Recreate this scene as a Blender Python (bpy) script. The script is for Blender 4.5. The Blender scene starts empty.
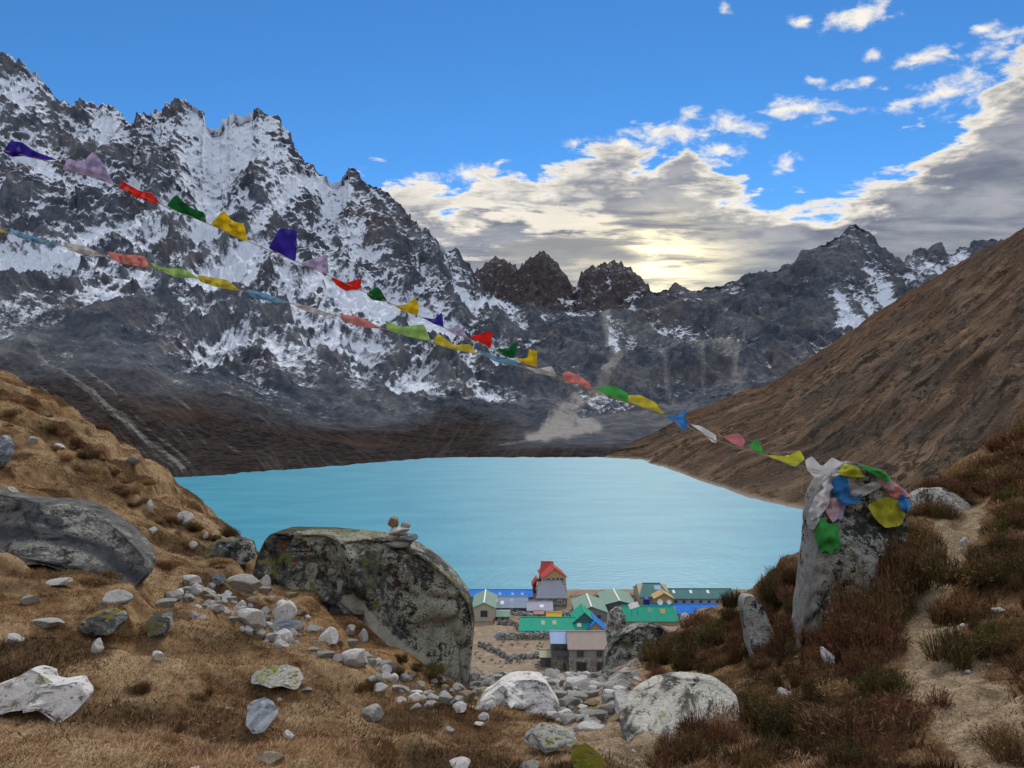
import bpy, bmesh, math, random
import numpy as np
from mathutils import Vector, Matrix

scene = bpy.context.scene
COL = scene.collection
R = math.radians
F = 788.0
PITCH = math.atan(16.0 / F)
CP, SP = math.cos(PITCH), math.sin(PITCH)

# ---------------------------------------------------------------- camera
cam_d = bpy.data.cameras.new('camera')
cam_d.sensor_width = 36.0
cam_d.lens = 36.0 * F / 1024.0
cam_d.clip_start = 0.1
cam_d.clip_end = 30000.0
cam = bpy.data.objects.new('camera', cam_d)
COL.objects.link(cam)
cam.location = (0, 0, 0)
cam.rotation_euler = (R(90) + PITCH, 0, 0)
scene.camera = cam

# ---------------------------------------------------------------- view + light settings
SUN_AZ = R(10.0)        # clockwise from +Y
SUN_EL = R(42.0)
scene.view_settings.view_transform = 'Standard'
scene.view_settings.look = 'None'
scene.view_settings.gamma = 1.0
scene.view_settings.exposure = 0.88
scene.render.engine = 'CYCLES'
scene.cycles.max_bounces = 5
scene.cycles.diffuse_bounces = 3
scene.cycles.use_denoising = True

sun_d = bpy.data.lights.new('sun', 'SUN')
sun_d.energy = 1.5
sun_d.angle = R(10)
sun_d.color = (1.0, 0.93, 0.82)
sun = bpy.data.objects.new('sun', sun_d)
COL.objects.link(sun)
sd = Vector((math.sin(SUN_AZ) * math.cos(SUN_EL), math.cos(SUN_AZ) * math.cos(SUN_EL), math.sin(SUN_EL)))
sun.rotation_euler = sd.to_track_quat('Z', 'Y').to_euler()


# ---------------------------------------------------------------- node helper
class NT:
    def __init__(self, tree):
        self.t = tree
        self.N = tree.nodes
        self.L = tree.links

    def set(self, sock, v):
        if isinstance(v, bpy.types.NodeSocket):
            self.L.new(v, sock)
        elif v is not None:
            try:
                sock.default_value = v
            except Exception:
                sock.default_value = (*v, 1.0) if len(v) == 3 else v

    def node(self, typ, **props):
        n = self.N.new(typ)
        for k, v in props.items():
            setattr(n, k, v)
        return n

    def m(self, op, a, b=None, c=None, clamp=False):
        n = self.node('ShaderNodeMath', operation=op, use_clamp=clamp)
        for i, v in enumerate((a, b, c)):
            if v is not None:
                self.set(n.inputs[i], v)
        return n.outputs[0]

    def vm(self, op, a, b=None, out=0, scale=None):
        n = self.node('ShaderNodeVectorMath', operation=op)
        self.set(n.inputs[0], a)
        if b is not None:
            self.set(n.inputs[1], b)
        if scale is not None:
            self.set(n.inputs['Scale'], scale)
        return n.outputs[out]

    def add(self, a, b): return self.m('ADD', a, b)
    def sub(self, a, b): return self.m('SUBTRACT', a, b)
    def mul(self, a, b): return self.m('MULTIPLY', a, b)

    def mix(self, f, a, b, blend='MIX'):
        n = self.node('ShaderNodeMix', data_type='RGBA', blend_type=blend)
        n.clamp_factor = True
        self.set(n.inputs[0], f); self.set(n.inputs[6], a); self.set(n.inputs[7], b)
        return n.outputs[2]

    def fmix(self, f, a, b):
        n = self.node('ShaderNodeMix', data_type='FLOAT')
        self.set(n.inputs[0], f); self.set(n.inputs[2], a); self.set(n.inputs[3], b)
        return n.outputs[0]

    def noise(self, vec, scale=1.0, detail=4.0, rough=0.55, dist=0.0, color=False):
        n = self.node('ShaderNodeTexNoise')
        if vec is not None:
            self.set(n.inputs['Vector'], vec)
        self.set(n.inputs['Scale'], scale); self.set(n.inputs['Detail'], detail)
        self.set(n.inputs['Roughness'], rough); self.set(n.inputs['Distortion'], dist)
        return n.outputs['Color'] if color else n.outputs['Fac']

    def vor(self, vec, scale=1.0, feature='F1', out='Distance', rand=1.0):
        n = self.node('ShaderNodeTexVoronoi', feature=feature)
        self.set(n.inputs['Vector'], vec); self.set(n.inputs['Scale'], scale)
        self.set(n.inputs['Randomness'], rand)
        return n.outputs[out]

    def ss(self, x, a, b, lo=0.0, hi=1.0):
        n = self.node('ShaderNodeMapRange', interpolation_type='SMOOTHSTEP')
        self.set(n.inputs[0], x); self.set(n.inputs[1], a); self.set(n.inputs[2], b)
        self.set(n.inputs[3], lo); self.set(n.inputs[4], hi)
        return n.outputs[0]

    def ramp(self, f, stops):
        n = self.node('ShaderNodeValToRGB')
        e = n.color_ramp.elements
        while len(e) < len(stops):
            e.new(0.5)
        for el, (p, c) in zip(e, stops):
            el.position = p
            el.color = (*c, 1.0)
        self.set(n.inputs[0], f)
        return n.outputs[0]

    def attr(self, name, out='Fac'):
        n = self.node('ShaderNodeAttribute', attribute_name=name)
        return n.outputs[out]

    def sep(self, v):
        n = self.node('ShaderNodeSeparateXYZ')
        self.set(n.inputs[0], v)
        return n.outputs

    def comb(self, x, y, z):
        n = self.node('ShaderNodeCombineXYZ')
        self.set(n.inputs[0], x); self.set(n.inputs[1], y); self.set(n.inputs[2], z)
        return n.outputs[0]

    def pos(self): return self.node('ShaderNodeNewGeometry').outputs['Position']
    def nrm(self): return self.node('ShaderNodeNewGeometry').outputs['Normal']
    def objco(self): return self.node('ShaderNodeTexCoord').outputs['Object']
    def rnd(self): return self.node('ShaderNodeObjectInfo').outputs['Random']

    def bump(self, h, strength=0.5, dist=0.05):
        n = self.node('ShaderNodeBump')
        self.set(n.inputs['Strength'], strength); self.set(n.inputs['Distance'], dist)
        self.set(n.inputs['Height'], h)
        return n.outputs[0]

    def surface(self, color, rough=0.9, normal=None, spec=0.3, **extra):
        b = self.node('ShaderNodeBsdfPrincipled')
        self.set(b.inputs['Base Color'], color); self.set(b.inputs['Roughness'], rough)
        self.set(b.inputs['Specular IOR Level'], spec)
        if normal is not None:
            self.set(b.inputs['Normal'], normal)
        for k, v in extra.items():
            self.set(b.inputs[k.replace('_', ' ')], v)
        o = self.node('ShaderNodeOutputMaterial')
        self.L.new(b.outputs[0], o.inputs[0])
        return b


def new_mat(name):
    m = bpy.data.materials.new(name)
    m.use_nodes = True
    m.node_tree.nodes.clear()
    return m, NT(m.node_tree)


# ---------------------------------------------------------------- world: Nishita sky + cloud bank
def build_world():
    w = bpy.data.worlds.new('World')
    scene.world = w
    w.use_nodes = True
    w.node_tree.nodes.clear()
    T = NT(w.node_tree)
    sky = T.node('ShaderNodeTexSky', sky_type='NISHITA')
    sky.sun_disc = False
    sky.sun_elevation = SUN_EL
    sky.sun_rotation = SUN_AZ
    sky.altitude = 4800
    sky.air_density = 1.0
    sky.dust_density = 0.1
    sky.ozone_density = 2.5
    hs = T.node('ShaderNodeHueSaturation')
    T.set(hs.inputs['Saturation'], SKY_SAT); T.set(hs.inputs['Value'], SKY_VAL)
    T.set(hs.inputs['Color'], T.mix(1.0, sky.outputs[0], (0.90, 1.0, 1.02), 'MULTIPLY'))
    d = T.node('ShaderNodeTexCoord').outputs['Generated']
    x, y, z = T.sep(d)
    az = T.m('ARCTAN2', x, y)
    el = T.m('ARCSINE', z)
    zc = T.add(T.m('MAXIMUM', z, -0.02), 0.07)
    P = T.comb(T.m('DIVIDE', x, zc), T.m('DIVIDE', y, zc), 0.0)
    N1 = T.noise(T.vm('MULTIPLY', P, (0.8, 1.25, 1)), 1.9, 9.0, 0.62, 0.35)
    N2 = T.noise(T.vm('ADD', P, (7.3, 2.1, 0)), 4.5, 7.0, 0.62, 0.3)
    # puffier noise nearly isotropic in angle
    Q = T.comb(T.mul(az, 1.0), T.mul(el, 2.1), 3.3)
    N3 = T.noise(Q, 13.0, 8.0, 0.58, 0.4)
    # top of the bank as a function of azimuth
    def AZ(px): return math.atan((px - 512) / F)
    def EL(px, py): return math.atan((400 - py) / F * math.cos(AZ(px)))
    pts = [(250, 400), (330, 250), (355, 178), (390, 178), (430, 183), (470, 176), (520, 166), (570, 155), (620, 145), (680, 150),
           (740, 165), (790, 178), (840, 185), (880, 165), (930, 138), (970, 106), (1000, 84), (1030, 62), (1150, 20)]
    fc = T.node('ShaderNodeFloatCurve')
    cm = fc.mapping
    lo, hi, et = -0.8, 0.9, 0.6
    cv = cm.curves[0]
    P2 = [(0.0, 0.0)] + [((AZ(a) - lo) / (hi - lo), max(0.0, EL(a, b)) / et) for a, b in pts] + [(1.0, 0.8)]
    cv.points[0].location = P2[0]
    cv.points[1].location = P2[-1]
    for p in P2[1:-1]:
        cv.points.new(*p)
    cm.update()
    T.set(fc.inputs['Value'], T.m('DIVIDE', T.sub(az, lo), hi - lo, clamp=True))
    top = T.mul(fc.outputs[0], et)
    depth = T.sub(top, el)
    nn = T.add(T.mul(T.sub(N1, 0.5), 0.19), T.add(T.mul(T.sub(N3, 0.5), 0.17), T.mul(T.sub(N2, 0.5), 0.07)))
    dens = T.ss(T.add(depth, nn), 0.0, 0.022)
    # small clouds above the bank
    blobs = [(863, 12, 34, 10), (806, 19, 12, 7), (727, 4, 10, 7), (935, 54, 26, 9), (1008, 42, 20, 14), (955, 90, 42, 14), (912, 99, 16, 7),
             (850, 84, 16, 6), (805, 107, 40, 11), (788, 163, 14, 8), (690, 113, 12, 8), (735, 124, 34, 12), (672, 134, 44, 14), (725, 148, 24, 9),
             (890, 86, 10, 5), (470, 172, 22, 9), (620, 146, 44, 9), (822, 78, 12, 5), (760, 110, 12, 5),
             (1019, 70, 10, 8), (878, 52, 8, 5), (985, 26, 10, 4), (425, 178, 26, 8)]
    dz = T.comb(az, el, 0.0)
    acc = None
    for (px, py, sx, sy) in blobs:
        c = (AZ(px), EL(px, py), 0)
        v = T.vm('MULTIPLY', T.vm('SUBTRACT', dz, c), (F / sx, F / sy, 0))
        e = T.m('SUBTRACT', 1.0, T.mul(T.vm('LENGTH', v, out=1), 0.55))
        acc = e if acc is None else T.m('MAXIMUM', acc, e)
    Q2 = T.comb(T.mul(az, 1.0), T.mul(el, 1.7), 9.1)
    N4 = T.noise(T.vm('ADD', Q2, T.vm('SCALE', T.comb(el, 0, 0), scale=0.25)), 30.0, 7.0, 0.60, 0.25)
    small = T.ss(T.add(acc, T.mul(T.sub(N4, 0.5), 3.0)), 0.35, 1.25)
    small = T.mul(small, T.ss(acc, 0.0, 0.35))
    small = T.mul(small, 0.9)
    # light and shade inside the clouds (thin rims bright, thick body grey)
    body = T.ss(T.add(depth, T.mul(nn, 1.15)), 0.004, 0.055)
    wisps = T.ss(T.add(N1, T.mul(T.sub(N2, 0.5), 0.5)), 0.44, 0.66)
    # glow around the hidden sun
    gv = T.vm('MULTIPLY', T.vm('SUBTRACT', dz, (AZ(655), EL(655, 262), 0)), (F / 46.0, F / 26.0, 0))
    glow = T.m('POWER', 2.718, T.mul(T.m('POWER', T.vm('LENGTH', gv, out=1), 2.0), -0.5))
    gw = T.vm('MULTIPLY', T.vm('SUBTRACT', dz, (AZ(500), EL(500, 222), 0)), (F / 110.0, F / 45.0, 0))
    wide = T.m('POWER', 2.718, T.mul(T.m('POWER', T.vm('LENGTH', gw, out=1), 2.0), -0.5))
    N5 = T.noise(T.vm('MULTIPLY', T.vm('ADD', P, (1.3, 5.1, 0)), (0.75, 1.5, 1)), 2.6, 8.0, 0.60, 0.6)
    grey = T.mix(T.ss(T.add(T.mul(N5, 0.65), T.mul(N3, 0.35)), 0.36, 0.64), CL_DARK, CL_MID)
    grey = T.mix(T.ss(el, 0.20, 0.10), grey, CL_LOW)
    warm = T.mix(glow, CL_WHITE, CL_GLOW)
    holes = T.mul(T.m('MAXIMUM', wide, T.mul(glow, 0.9)), T.ss(T.add(wisps, T.mul(wide, 0.55)), 0.55, 1.25))
    col = T.mix(body, CL_WHITE, grey)
    col = T.mix(T.mul(holes, 0.85), col, warm)
    col = T.mix(T.mul(glow, T.ss(T.add(T.mul(N5, 0.7), T.mul(N2, 0.3)), 0.38, 0.60, 0.12, 0.95)), col, CL_GLOW)
    # smooth lenticular cloud behind the far peaks
    lv = T.vm('MULTIPLY', T.vm('SUBTRACT', dz, (AZ(560), EL(560, 266), 0)), (F / 84.0, F / 31.0, 0))
    ll = T.add(T.vm('LENGTH', lv, out=1), T.mul(T.sub(N3, 0.5), 0.12))
    lent = T.mul(T.ss(ll, 1.08, 0.80), T.ss(T.add(T.sub(el, EL(562, 262)), T.mul(T.sub(N3, 0.5), 0.02)), -0.012, 0.014, 0.35, 1.0))
    col = T.mix(T.mul(lent, 0.9), col, CL_LENT)
    col = T.mix(T.mul(small, T.sub(1.0, dens)), col, CL_WHITE)
    mask = T.m('MAXIMUM', dens, small)
    mask = T.m('MAXIMUM', mask, T.mul(lent, 0.95))
    # unseen bright cloud overhead and behind the viewer, added to lift ambient light
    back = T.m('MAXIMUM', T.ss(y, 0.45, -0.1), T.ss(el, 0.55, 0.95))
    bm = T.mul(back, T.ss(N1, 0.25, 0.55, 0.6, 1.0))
    col = T.mix(back, col, CL_FILL)
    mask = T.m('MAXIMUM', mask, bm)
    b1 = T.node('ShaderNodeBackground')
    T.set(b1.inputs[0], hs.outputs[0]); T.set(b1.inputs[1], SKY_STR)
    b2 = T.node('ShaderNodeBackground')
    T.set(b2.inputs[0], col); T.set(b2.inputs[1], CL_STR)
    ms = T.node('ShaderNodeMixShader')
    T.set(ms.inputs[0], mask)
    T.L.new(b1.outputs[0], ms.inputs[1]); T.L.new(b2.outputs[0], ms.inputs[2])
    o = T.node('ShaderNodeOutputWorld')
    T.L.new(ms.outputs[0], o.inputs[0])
    w.cycles.sampling_method = 'MANUAL'
    w.cycles.sample_map_resolution = 1024


SKY_STR, SKY_SAT, SKY_VAL = 0.086, 1.19, 1.0
CL_STR = 0.54
CL_WHITE = (1.06, 0.985, 0.84)
CL_DARK = (0.175, 0.20, 0.27)
CL_MID = (0.40, 0.415, 0.46)
CL_LOW = (0.36, 0.38, 0.41)
CL_LENT = (0.31, 0.32, 0.34)
CL_GLOW = (2.0, 1.75, 1.1)
CL_FILL = (0.86, 0.89, 0.97)  # colour of the added fill cloud outside the view
build_world()


# ---------------------------------------------------------------- pixel rays and numpy noise
def ray(px, py):
    a = (np.asarray(px, float) - 512.0) / F
    b = (384.0 - np.asarray(py, float)) / F
    return a, CP - b * SP, SP + b * CP


def at(px, py, Y):
    a, y, z = ray(px, py)
    t = np.asarray(Y, float) / y
    return np.stack([a * t, np.broadcast_to(np.asarray(Y, float), t.shape), z * t], -1)


def at_v(px, py, Y):
    return Vector(at(px, py, Y).tolist())


_rng = np.random.RandomState(11)
_perm = np.concatenate([_rng.permutation(256)] * 3)
_g3 = _rng.normal(size=(256, 3)); _g3 /= np.linalg.norm(_g3, axis=1)[:, None]


def perlin(p):
    p = np.asarray(p, float)
    i = np.floor(p).astype(int)
    f = p - i
    u = f * f * f * (f * (f * 6 - 15) + 10)
    i &= 255
    out = 0
    for dx in (0, 1):
        hx = _perm[i[..., 0] + dx]
        wx = u[..., 0] if dx else 1 - u[..., 0]
        for dy in (0, 1):
            hy = _perm[hx + i[..., 1] + dy]
            wy = wx * (u[..., 1] if dy else 1 - u[..., 1])
            for dz in (0, 1):
                g = _g3[_perm[hy + i[..., 2] + dz]]
                dot = g[..., 0] * (f[..., 0] - dx) + g[..., 1] * (f[..., 1] - dy) + g[..., 2] * (f[..., 2] - dz)
                out = out + dot * wy * (u[..., 2] if dz else 1 - u[..., 2])
    return out * 1.5


def fbm(p, octv=5, gain=0.5, lac=2.03):
    a, s, o = 1.0, 0.0, 0.0
    p = np.asarray(p, float)
    for k in range(octv):
        o = o + a * perlin(p + 17.1 * k)
        s += a
        a *= gain
        p = p * lac
    return o / s


def ridged(p, octv=6, gain=0.5, lac=2.07):
    a, s, o, w = 1.0, 0.0, 0.0, 1.0
    p = np.asarray(p, float)
    for k in range(octv):
        n = 1 - np.abs(perlin(p + 9.7 * k)) * 1.6
        n = np.clip(n, 0, 1) ** 2
        o = o + a * n * w
        w = np.clip(n * 1.6, 0, 1)
        s += a
        a *= gain
        p = p * lac
    return o / s


def sstep(x, a, b):
    t = np.clip((x - a) / (b - a), 0, 1)
    return t * t * (3 - 2 * t)


def polydist(px, py, line):
    d = np.full(px.shape, 1e9)
    for (x0, y0), (x1, y1) in zip(line[:-1], line[1:]):
        vx, vy = x1 - x0, y1 - y0
        t = np.clip(((px - x0) * vx + (py - y0) * vy) / (vx * vx + vy * vy + 1e-9), 0, 1)
        d = np.minimum(d, np.hypot(px - x0 - t * vx, py - y0 - t * vy))
    return d


def raw_mesh(name, verts, faces_flat, nper, mat=None, smooth=True, attrs=None):
    me = bpy.data.meshes.new(name)
    verts = np.ascontiguousarray(verts, np.float32).reshape(-1, 3)
    faces_flat = np.ascontiguousarray(faces_flat, np.int32).ravel()
    nf = len(faces_flat) // nper
    me.vertices.add(len(verts)); me.vertices.foreach_set('co', verts.ravel())
    me.loops.add(len(faces_flat)); me.loops.foreach_set('vertex_index', faces_flat)
    me.polygons.add(nf)
    me.polygons.foreach_set('loop_start', np.arange(nf, dtype=np.int32) * nper)
    me.polygons.foreach_set('loop_total', np.full(nf, nper, np.int32))
    me.polygons.foreach_set('use_smooth', np.full(nf, smooth, bool))
    me.update(calc_edges=True)
    for k, v in (attrs or {}).items():
        a = me.attributes.new(k, 'FLOAT', 'POINT')
        a.data.foreach_set('value', np.ascontiguousarray(v, np.float32).ravel())
    if mat:
        me.materials.append(mat)
    return me


def grid_mesh(name, P, mat, attrs=None, smooth=True, flip=False):
    nr, nc = P.shape[:2]
    idx = np.arange(nr * nc).reshape(nr, nc)
    q = np.stack([idx[:-1, :-1], idx[:-1, 1:], idx[1:, 1:], idx[1:, :-1]], -1)
    if flip:
        q = q[..., ::-1]
    return raw_mesh(name, P.reshape(-1, 3), q.reshape(-1), 4, mat, smooth, attrs)


def link(name, me, parent=None, loc=None):
    o = bpy.data.objects.new(name, me)
    COL.objects.link(o)
    if parent is not None:
        o.parent = parent
    if loc is not None:
        o.location = loc
    return o


def tag(o, label=None, cat=None, group=None, kind=None):
    if label: o['label'] = label
    if cat: o['category'] = cat
    if group: o['group'] = group
    if kind: o['kind'] = kind
    return o


def grid_normals(P):
    du = np.gradient(P, axis=1)
    dv = np.gradient(P, axis=0)
    n = np.cross(du, dv)
    return n / (np.linalg.norm(n, axis=-1, keepdims=True) + 1e-9)


def smooth_rows(A, k, axis=0):
    for _ in range(2):
        pad = [(0, 0)] * A.ndim
        pad[axis] = (k, k)
        B = np.pad(A, pad, mode='edge')
        c = np.cumsum(B, axis=axis)
        n = A.shape[axis]
        sl = lambda s: tuple(slice(s, s + n) if i == axis else slice(None) for i in range(A.ndim))
        lead = np.take(c, np.arange(2 * k, 2 * k + n), axis=axis)
        first = np.concatenate([np.zeros_like(np.take(c, [0], axis=axis)), np.take(c, np.arange(0, n - 1), axis=axis)], axis=axis)
        A = (lead - first) / (2 * k + 1)
    return A
LAKE_Z = -60.0


def interp_line(u, pts):
    xs = [p[0] for p in pts]
    return np.interp(u, xs, [p[1] for p in pts]), np.interp(u, xs, [p[2] for p in pts])


# ---------------------------------------------------------------- mountain material
def mountain_mat():
    m, T = new_mat('mountain_rock_and_snow')
    p = T.pos()
    n1 = T.noise(p, 0.004, 6, 0.6)
    n2 = T.noise(p, 0.03, 6, 0.65)
    n3 = T.noise(p, 0.12, 4, 0.7)
    n4 = T.noise(p, 0.4, 3, 0.7)
    rock = T.ramp(T.add(T.mul(n1, 0.5), T.mul(n2, 0.5)),
                  [(0.34, (0.036, 0.045, 0.063)), (0.46, (0.076, 0.089, 0.114)), (0.55, (0.130, 0.139, 0.157)), (0.68, (0.24, 0.236, 0.228))])
    rock = T.mix(T.mul(T.attr('red'), 0.75), rock, T.mix(n2, (0.040, 0.026, 0.025), (0.15, 0.105, 0.09)))
    soil = T.mix(T.ss(T.add(T.mul(n3, 0.6), T.mul(n2, 0.4)), 0.38, 0.62), (0.016, 0.0138, 0.0146), (0.048, 0.039, 0.037))
    soil = T.mix(T.ss(n1, 0.55, 0.70, 0, 0.7), soil, (0.068, 0.046, 0.034))
    soil = T.mix(T.ss(T.attr('streak'), 0.25, 0.9, 0.0, 0.24), soil, (0.09, 0.08, 0.075))
    col = T.mix(T.attr('soil'), rock, soil)
    scree = T.mix(n3, (0.17, 0.165, 0.16), (0.40, 0.385, 0.36))
    sm = T.ss(T.add(T.attr('scree'), T.mul(T.sub(n3, 0.5), 0.7)), 0.18, 0.85)
    col = T.mix(T.mul(sm, 0.9), col, scree)
    s = T.add(T.attr('snow'), T.add(T.mul(T.sub(n2, 0.5), 0.75), T.add(T.mul(T.sub(n3, 0.5), 0.7), T.mul(T.sub(n4, 0.5), 0.45))))
    sf = T.ss(s, 0.33, 0.69)
    col = T.mix(sf, col, (0.66, 0.715, 0.81))
    h = T.add(n2, T.mul(n3, 0.5))
    T.surface(col, T.fmix(sf, 1.0, 0.8), T.bump(h, 0.9, 9.0), T.mul(sf, 0.15))
    return m


MAT_MT = mountain_mat()

RIDGE = [(-420, 10, 2300), (-200, 60, 2400), (-60, 20, 2500), (0, 52, 2600), (15, 60, 2620), (38, 72, 2650), (60, 100, 2700), (78, 108, 2750), (90, 104, 2760), (113, 106, 2800), (133, 126, 2820),
         (150, 112, 2850), (170, 107, 2870), (187, 102, 2880), (206, 108, 2900), (214, 126, 2900), (228, 111, 2920), (245, 113, 2950), (258, 105, 2970), (275, 118, 3000), (290, 135, 3000),
         (305, 160, 3020), (322, 173, 3050), (338, 180, 3060), (349, 166, 3050), (362, 182, 3070), (385, 190, 3100), (396, 200, 3100), (405, 215, 3120), (430, 232, 3150), (455, 250, 3200), (472, 268, 3220),
         (485, 290, 3150), (520, 304, 3000), (560, 308, 2900), (605, 308, 2850), (640, 300, 2900), (656, 291, 2950), (664, 287, 2970), (675, 281, 3000), (690, 288, 3000), (715, 284, 3000), (740, 278, 3020), (765, 273, 3050), (790, 266, 3080),
         (800, 252, 3080), (812, 248, 3080), (828, 240, 3080), (840, 233, 3080), (855, 223, 3080), (868, 231, 3080), (880, 245, 3100), (894, 257, 3150), (904, 262, 3200), (914, 252, 3250), (925, 254, 3300), (935, 249, 3300), (950, 254, 3350), (968, 247, 3400),
         (1000, 240, 3400), (1024, 232, 3400), (1200, 250, 3400), (1400, 260, 3400)]
SNOWB = [(-420, 270, 1550), (0, 275, 1700), (60, 262, 1780), (130, 240, 2050), (220, 236, 2150), (300, 262, 2200), (400, 300, 2350), (480, 322, 2400), (560, 345, 2250), (640, 345, 2200), (740, 335, 2250), (850, 320, 2350), (950, 310, 2500), (1400, 320, 2500)]
MIDL = [(-420, 330, 1000), (0, 305, 1120), (60, 318, 1130), (140, 338, 1140), (230, 368, 1160), (300, 390, 1190), (400, 405, 1310), (480, 408, 1450), (560, 412, 1500), (620, 405, 1500), (700, 398, 1450), (780, 395, 1450), (900, 390, 1450), (1400, 380, 1450)]
FLAT = [(-420, 440, 680), (0, 445, 720), (170, 458, 760), (300, 452, 840), (400, 446, 980), (455, 440, 1085), (520, 437, 1130), (600, 437, 1130), (660, 437, 1130), (800, 436, 1120), (1400, 430, 1100)]


def shore_y(u):
    return np.interp(u, [-420, 0, 170, 300, 340, 400, 430, 455, 520, 600, 640, 1400], [480, 478, 474.5, 468, 465, 460, 458, 457, 457, 457, 458, 458])


def build_mountains():
    nc = 1500
    u = np.linspace(-400, 1380, nc)
    sy = shore_y(u) + 1.3 * fbm(np.stack([u / 14, u * 0, u * 0 + 3], -1), 4)
    sD = 60 * F / (sy - 400)
    rows = []
    ry, rd = interp_line(u, RIDGE)
    by, bd = interp_line(u, SNOWB)
    my, md = interp_line(u, MIDL)
    fy, fd = interp_line(u, FLAT)
    L = [(sy + 3, sD - 25, 6), (sy, sD, 50), (fy, fd, 120), (my, md, 130), (by, bd, 240), (ry, rd, 40)]
    Tt, PY, DD = [], [], []
    for k in range(5):
        y0, d0, n = L[k]
        y1, d1 = L[k + 1][:2]
        for t in np.linspace(0, 1, n, endpoint=False):
            PY.append(y0 * (1 - t) + y1 * t); DD.append(d0 * (1 - t) + d1 * t); Tt.append(k + t)
    PY.append(ry); DD.append(rd); Tt.append(5.0)
    PY, DD, Tt = np.array(PY), np.array(DD), np.array(Tt)
    lowpart = Tt < 4.6
    nlow = lowpart.sum()
    S1, S2 = smooth_rows(PY, 14), smooth_rows(DD, 14)
    w = sstep(Tt, 1.2, 1.9)[:, None] * (1 - sstep(Tt, 4.2, 4.8))[:, None]
    PY = PY * (1 - w) + S1 * w
    DD = DD * (1 - w) + S2 * w
    PX = np.broadcast_to(u, PY.shape).copy()
    P = at(PX, PY, DD)
    # back side falls away behind the ridge
    top = P[-1]
    back = []
    for k in range(1, 41):
        s = k / 40.0
        q = top.copy()
        q[:, 1] += 900 * s
        q[:, 0] *= (top[:, 1] + 900 * s) / top[:, 1]
        q[:, 2] -= (top[:, 2] + 150) * (s ** 0.9)
        back.append(q)
    nb = len(back)
    P = np.concatenate([P, np.array(back)], 0)
    Tt = np.concatenate([Tt, 5 + np.arange(1, nb + 1) / nb])
    PX = np.concatenate([PX, np.broadcast_to(u, (nb, nc))], 0)
    PY = np.concatenate([PY, np.broadcast_to(ry, (nb, nc))], 0)
    N = grid_normals(P)
    N = np.where((N[..., 1:2] > 0) & (Tt[:, None, None] < 5), -N, N)
    N[..., 2] = np.abs(N[..., 2])
    T2 = np.broadcast_to(Tt[:, None], PX.shape)
    left = 1 - sstep(PX, 430, 560)
    # displacement: big buttresses, ribs running down-slope, blocky crags
    wp = P + 60 * np.stack([fbm(P / 260 + 5, 3), fbm(P / 260 + 25, 3), fbm(P / 260 + 45, 3)], -1)
    big = ridged(wp * np.array([1 / 420, 1 / 700, 1 / 620]), 5) - 0.42
    rib = ridged((wp + np.stack([0.35 * P[..., 2], 0 * P[..., 2], 0 * P[..., 2]], -1)) * np.array([1 / 125, 1 / 620, 1 / 560]) + 3, 5, 0.55) - 0.42
    crag = ridged(wp * np.array([1 / 60, 1 / 80, 1 / 48]) + 11, 4, 0.55) - 0.42
    fine = fbm(P / 17.0, 3, 0.6)
    steep = sstep(T2, 2.3, 3.6)
    ampb = 8 * sstep(T2, 1.6, 2.4) + 95 * steep * (1 - 0.75 * sstep(T2, 4.5, 5.0))
    ampr = 14 * sstep(T2, 1.8, 3.0) + 50 * steep * (0.6 + 0.55 * left)
    ampc = 3 * sstep(T2, 1.6, 2.6) + 21 * steep * (0.55 + 0.6 * left)
    ampf = 0.15 + 1.2 * sstep(T2, 1.3, 2.5) + 4.5 * steep
    flat = sstep(T2, 1.0, 2.0)
    disp = (ampb * big + ampr * rib + ampc * crag) * flat + ampf * fine * sstep(T2, 0.9, 2.0)
    edge = sstep(T2, 5.0, 5.3)
    disp = disp * (1 - 0.5 * edge)
    Nn = N * np.array([0.5, 1.0, 0.9])
    P = P + Nn * disp[..., None]
    # extra jagged teeth on the crest
    crest = np.exp(-((T2 - 5.0) / 0.08) ** 2)
    tooth = ridged(np.stack([PX / 13, 0 * PX, 0 * PX + 2], -1), 5, 0.62) - 0.5
    P[..., 2] += crest * tooth * (24 * left + 16 * (1 - left))
    N2 = grid_normals(P)
    nz = np.abs(N2[..., 2])
    # ---------------- surface masks (what lies where)
    med = ridged(wp * np.array([1 / 150, 1 / 170, 1 / 105]) + 51, 4, 0.55) - 0.42
    sn = 0.06 + 0.0 * PX
    sn += left * (0.29 + 0.10 * sstep(T2, 4.0, 4.6) * (1 - sstep(PX, 180, 300))) * sstep(T2, 3.0, 3.9) * (1 - 0.35 * sstep(PX, 330, 460))
    sn += left * 0.10 * sstep(T2, 2.35, 3.2)
    sn += 0.85 * (nz - 0.50) * steep
    sn += (-0.38 * med - 0.25 * crag - 0.75 * rib - 0.55 * big) * steep
    sn -= 0.2 * (1 - sstep(T2, 2.1, 2.7))
    sn -= 0.24 * sstep(PX, 440, 540) * (1 - 0.8 * sstep(PX, 800, 880))
    sn += 0.10 * sstep(PX, 800, 900) * sstep(T2, 3.5, 4.5)
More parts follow.
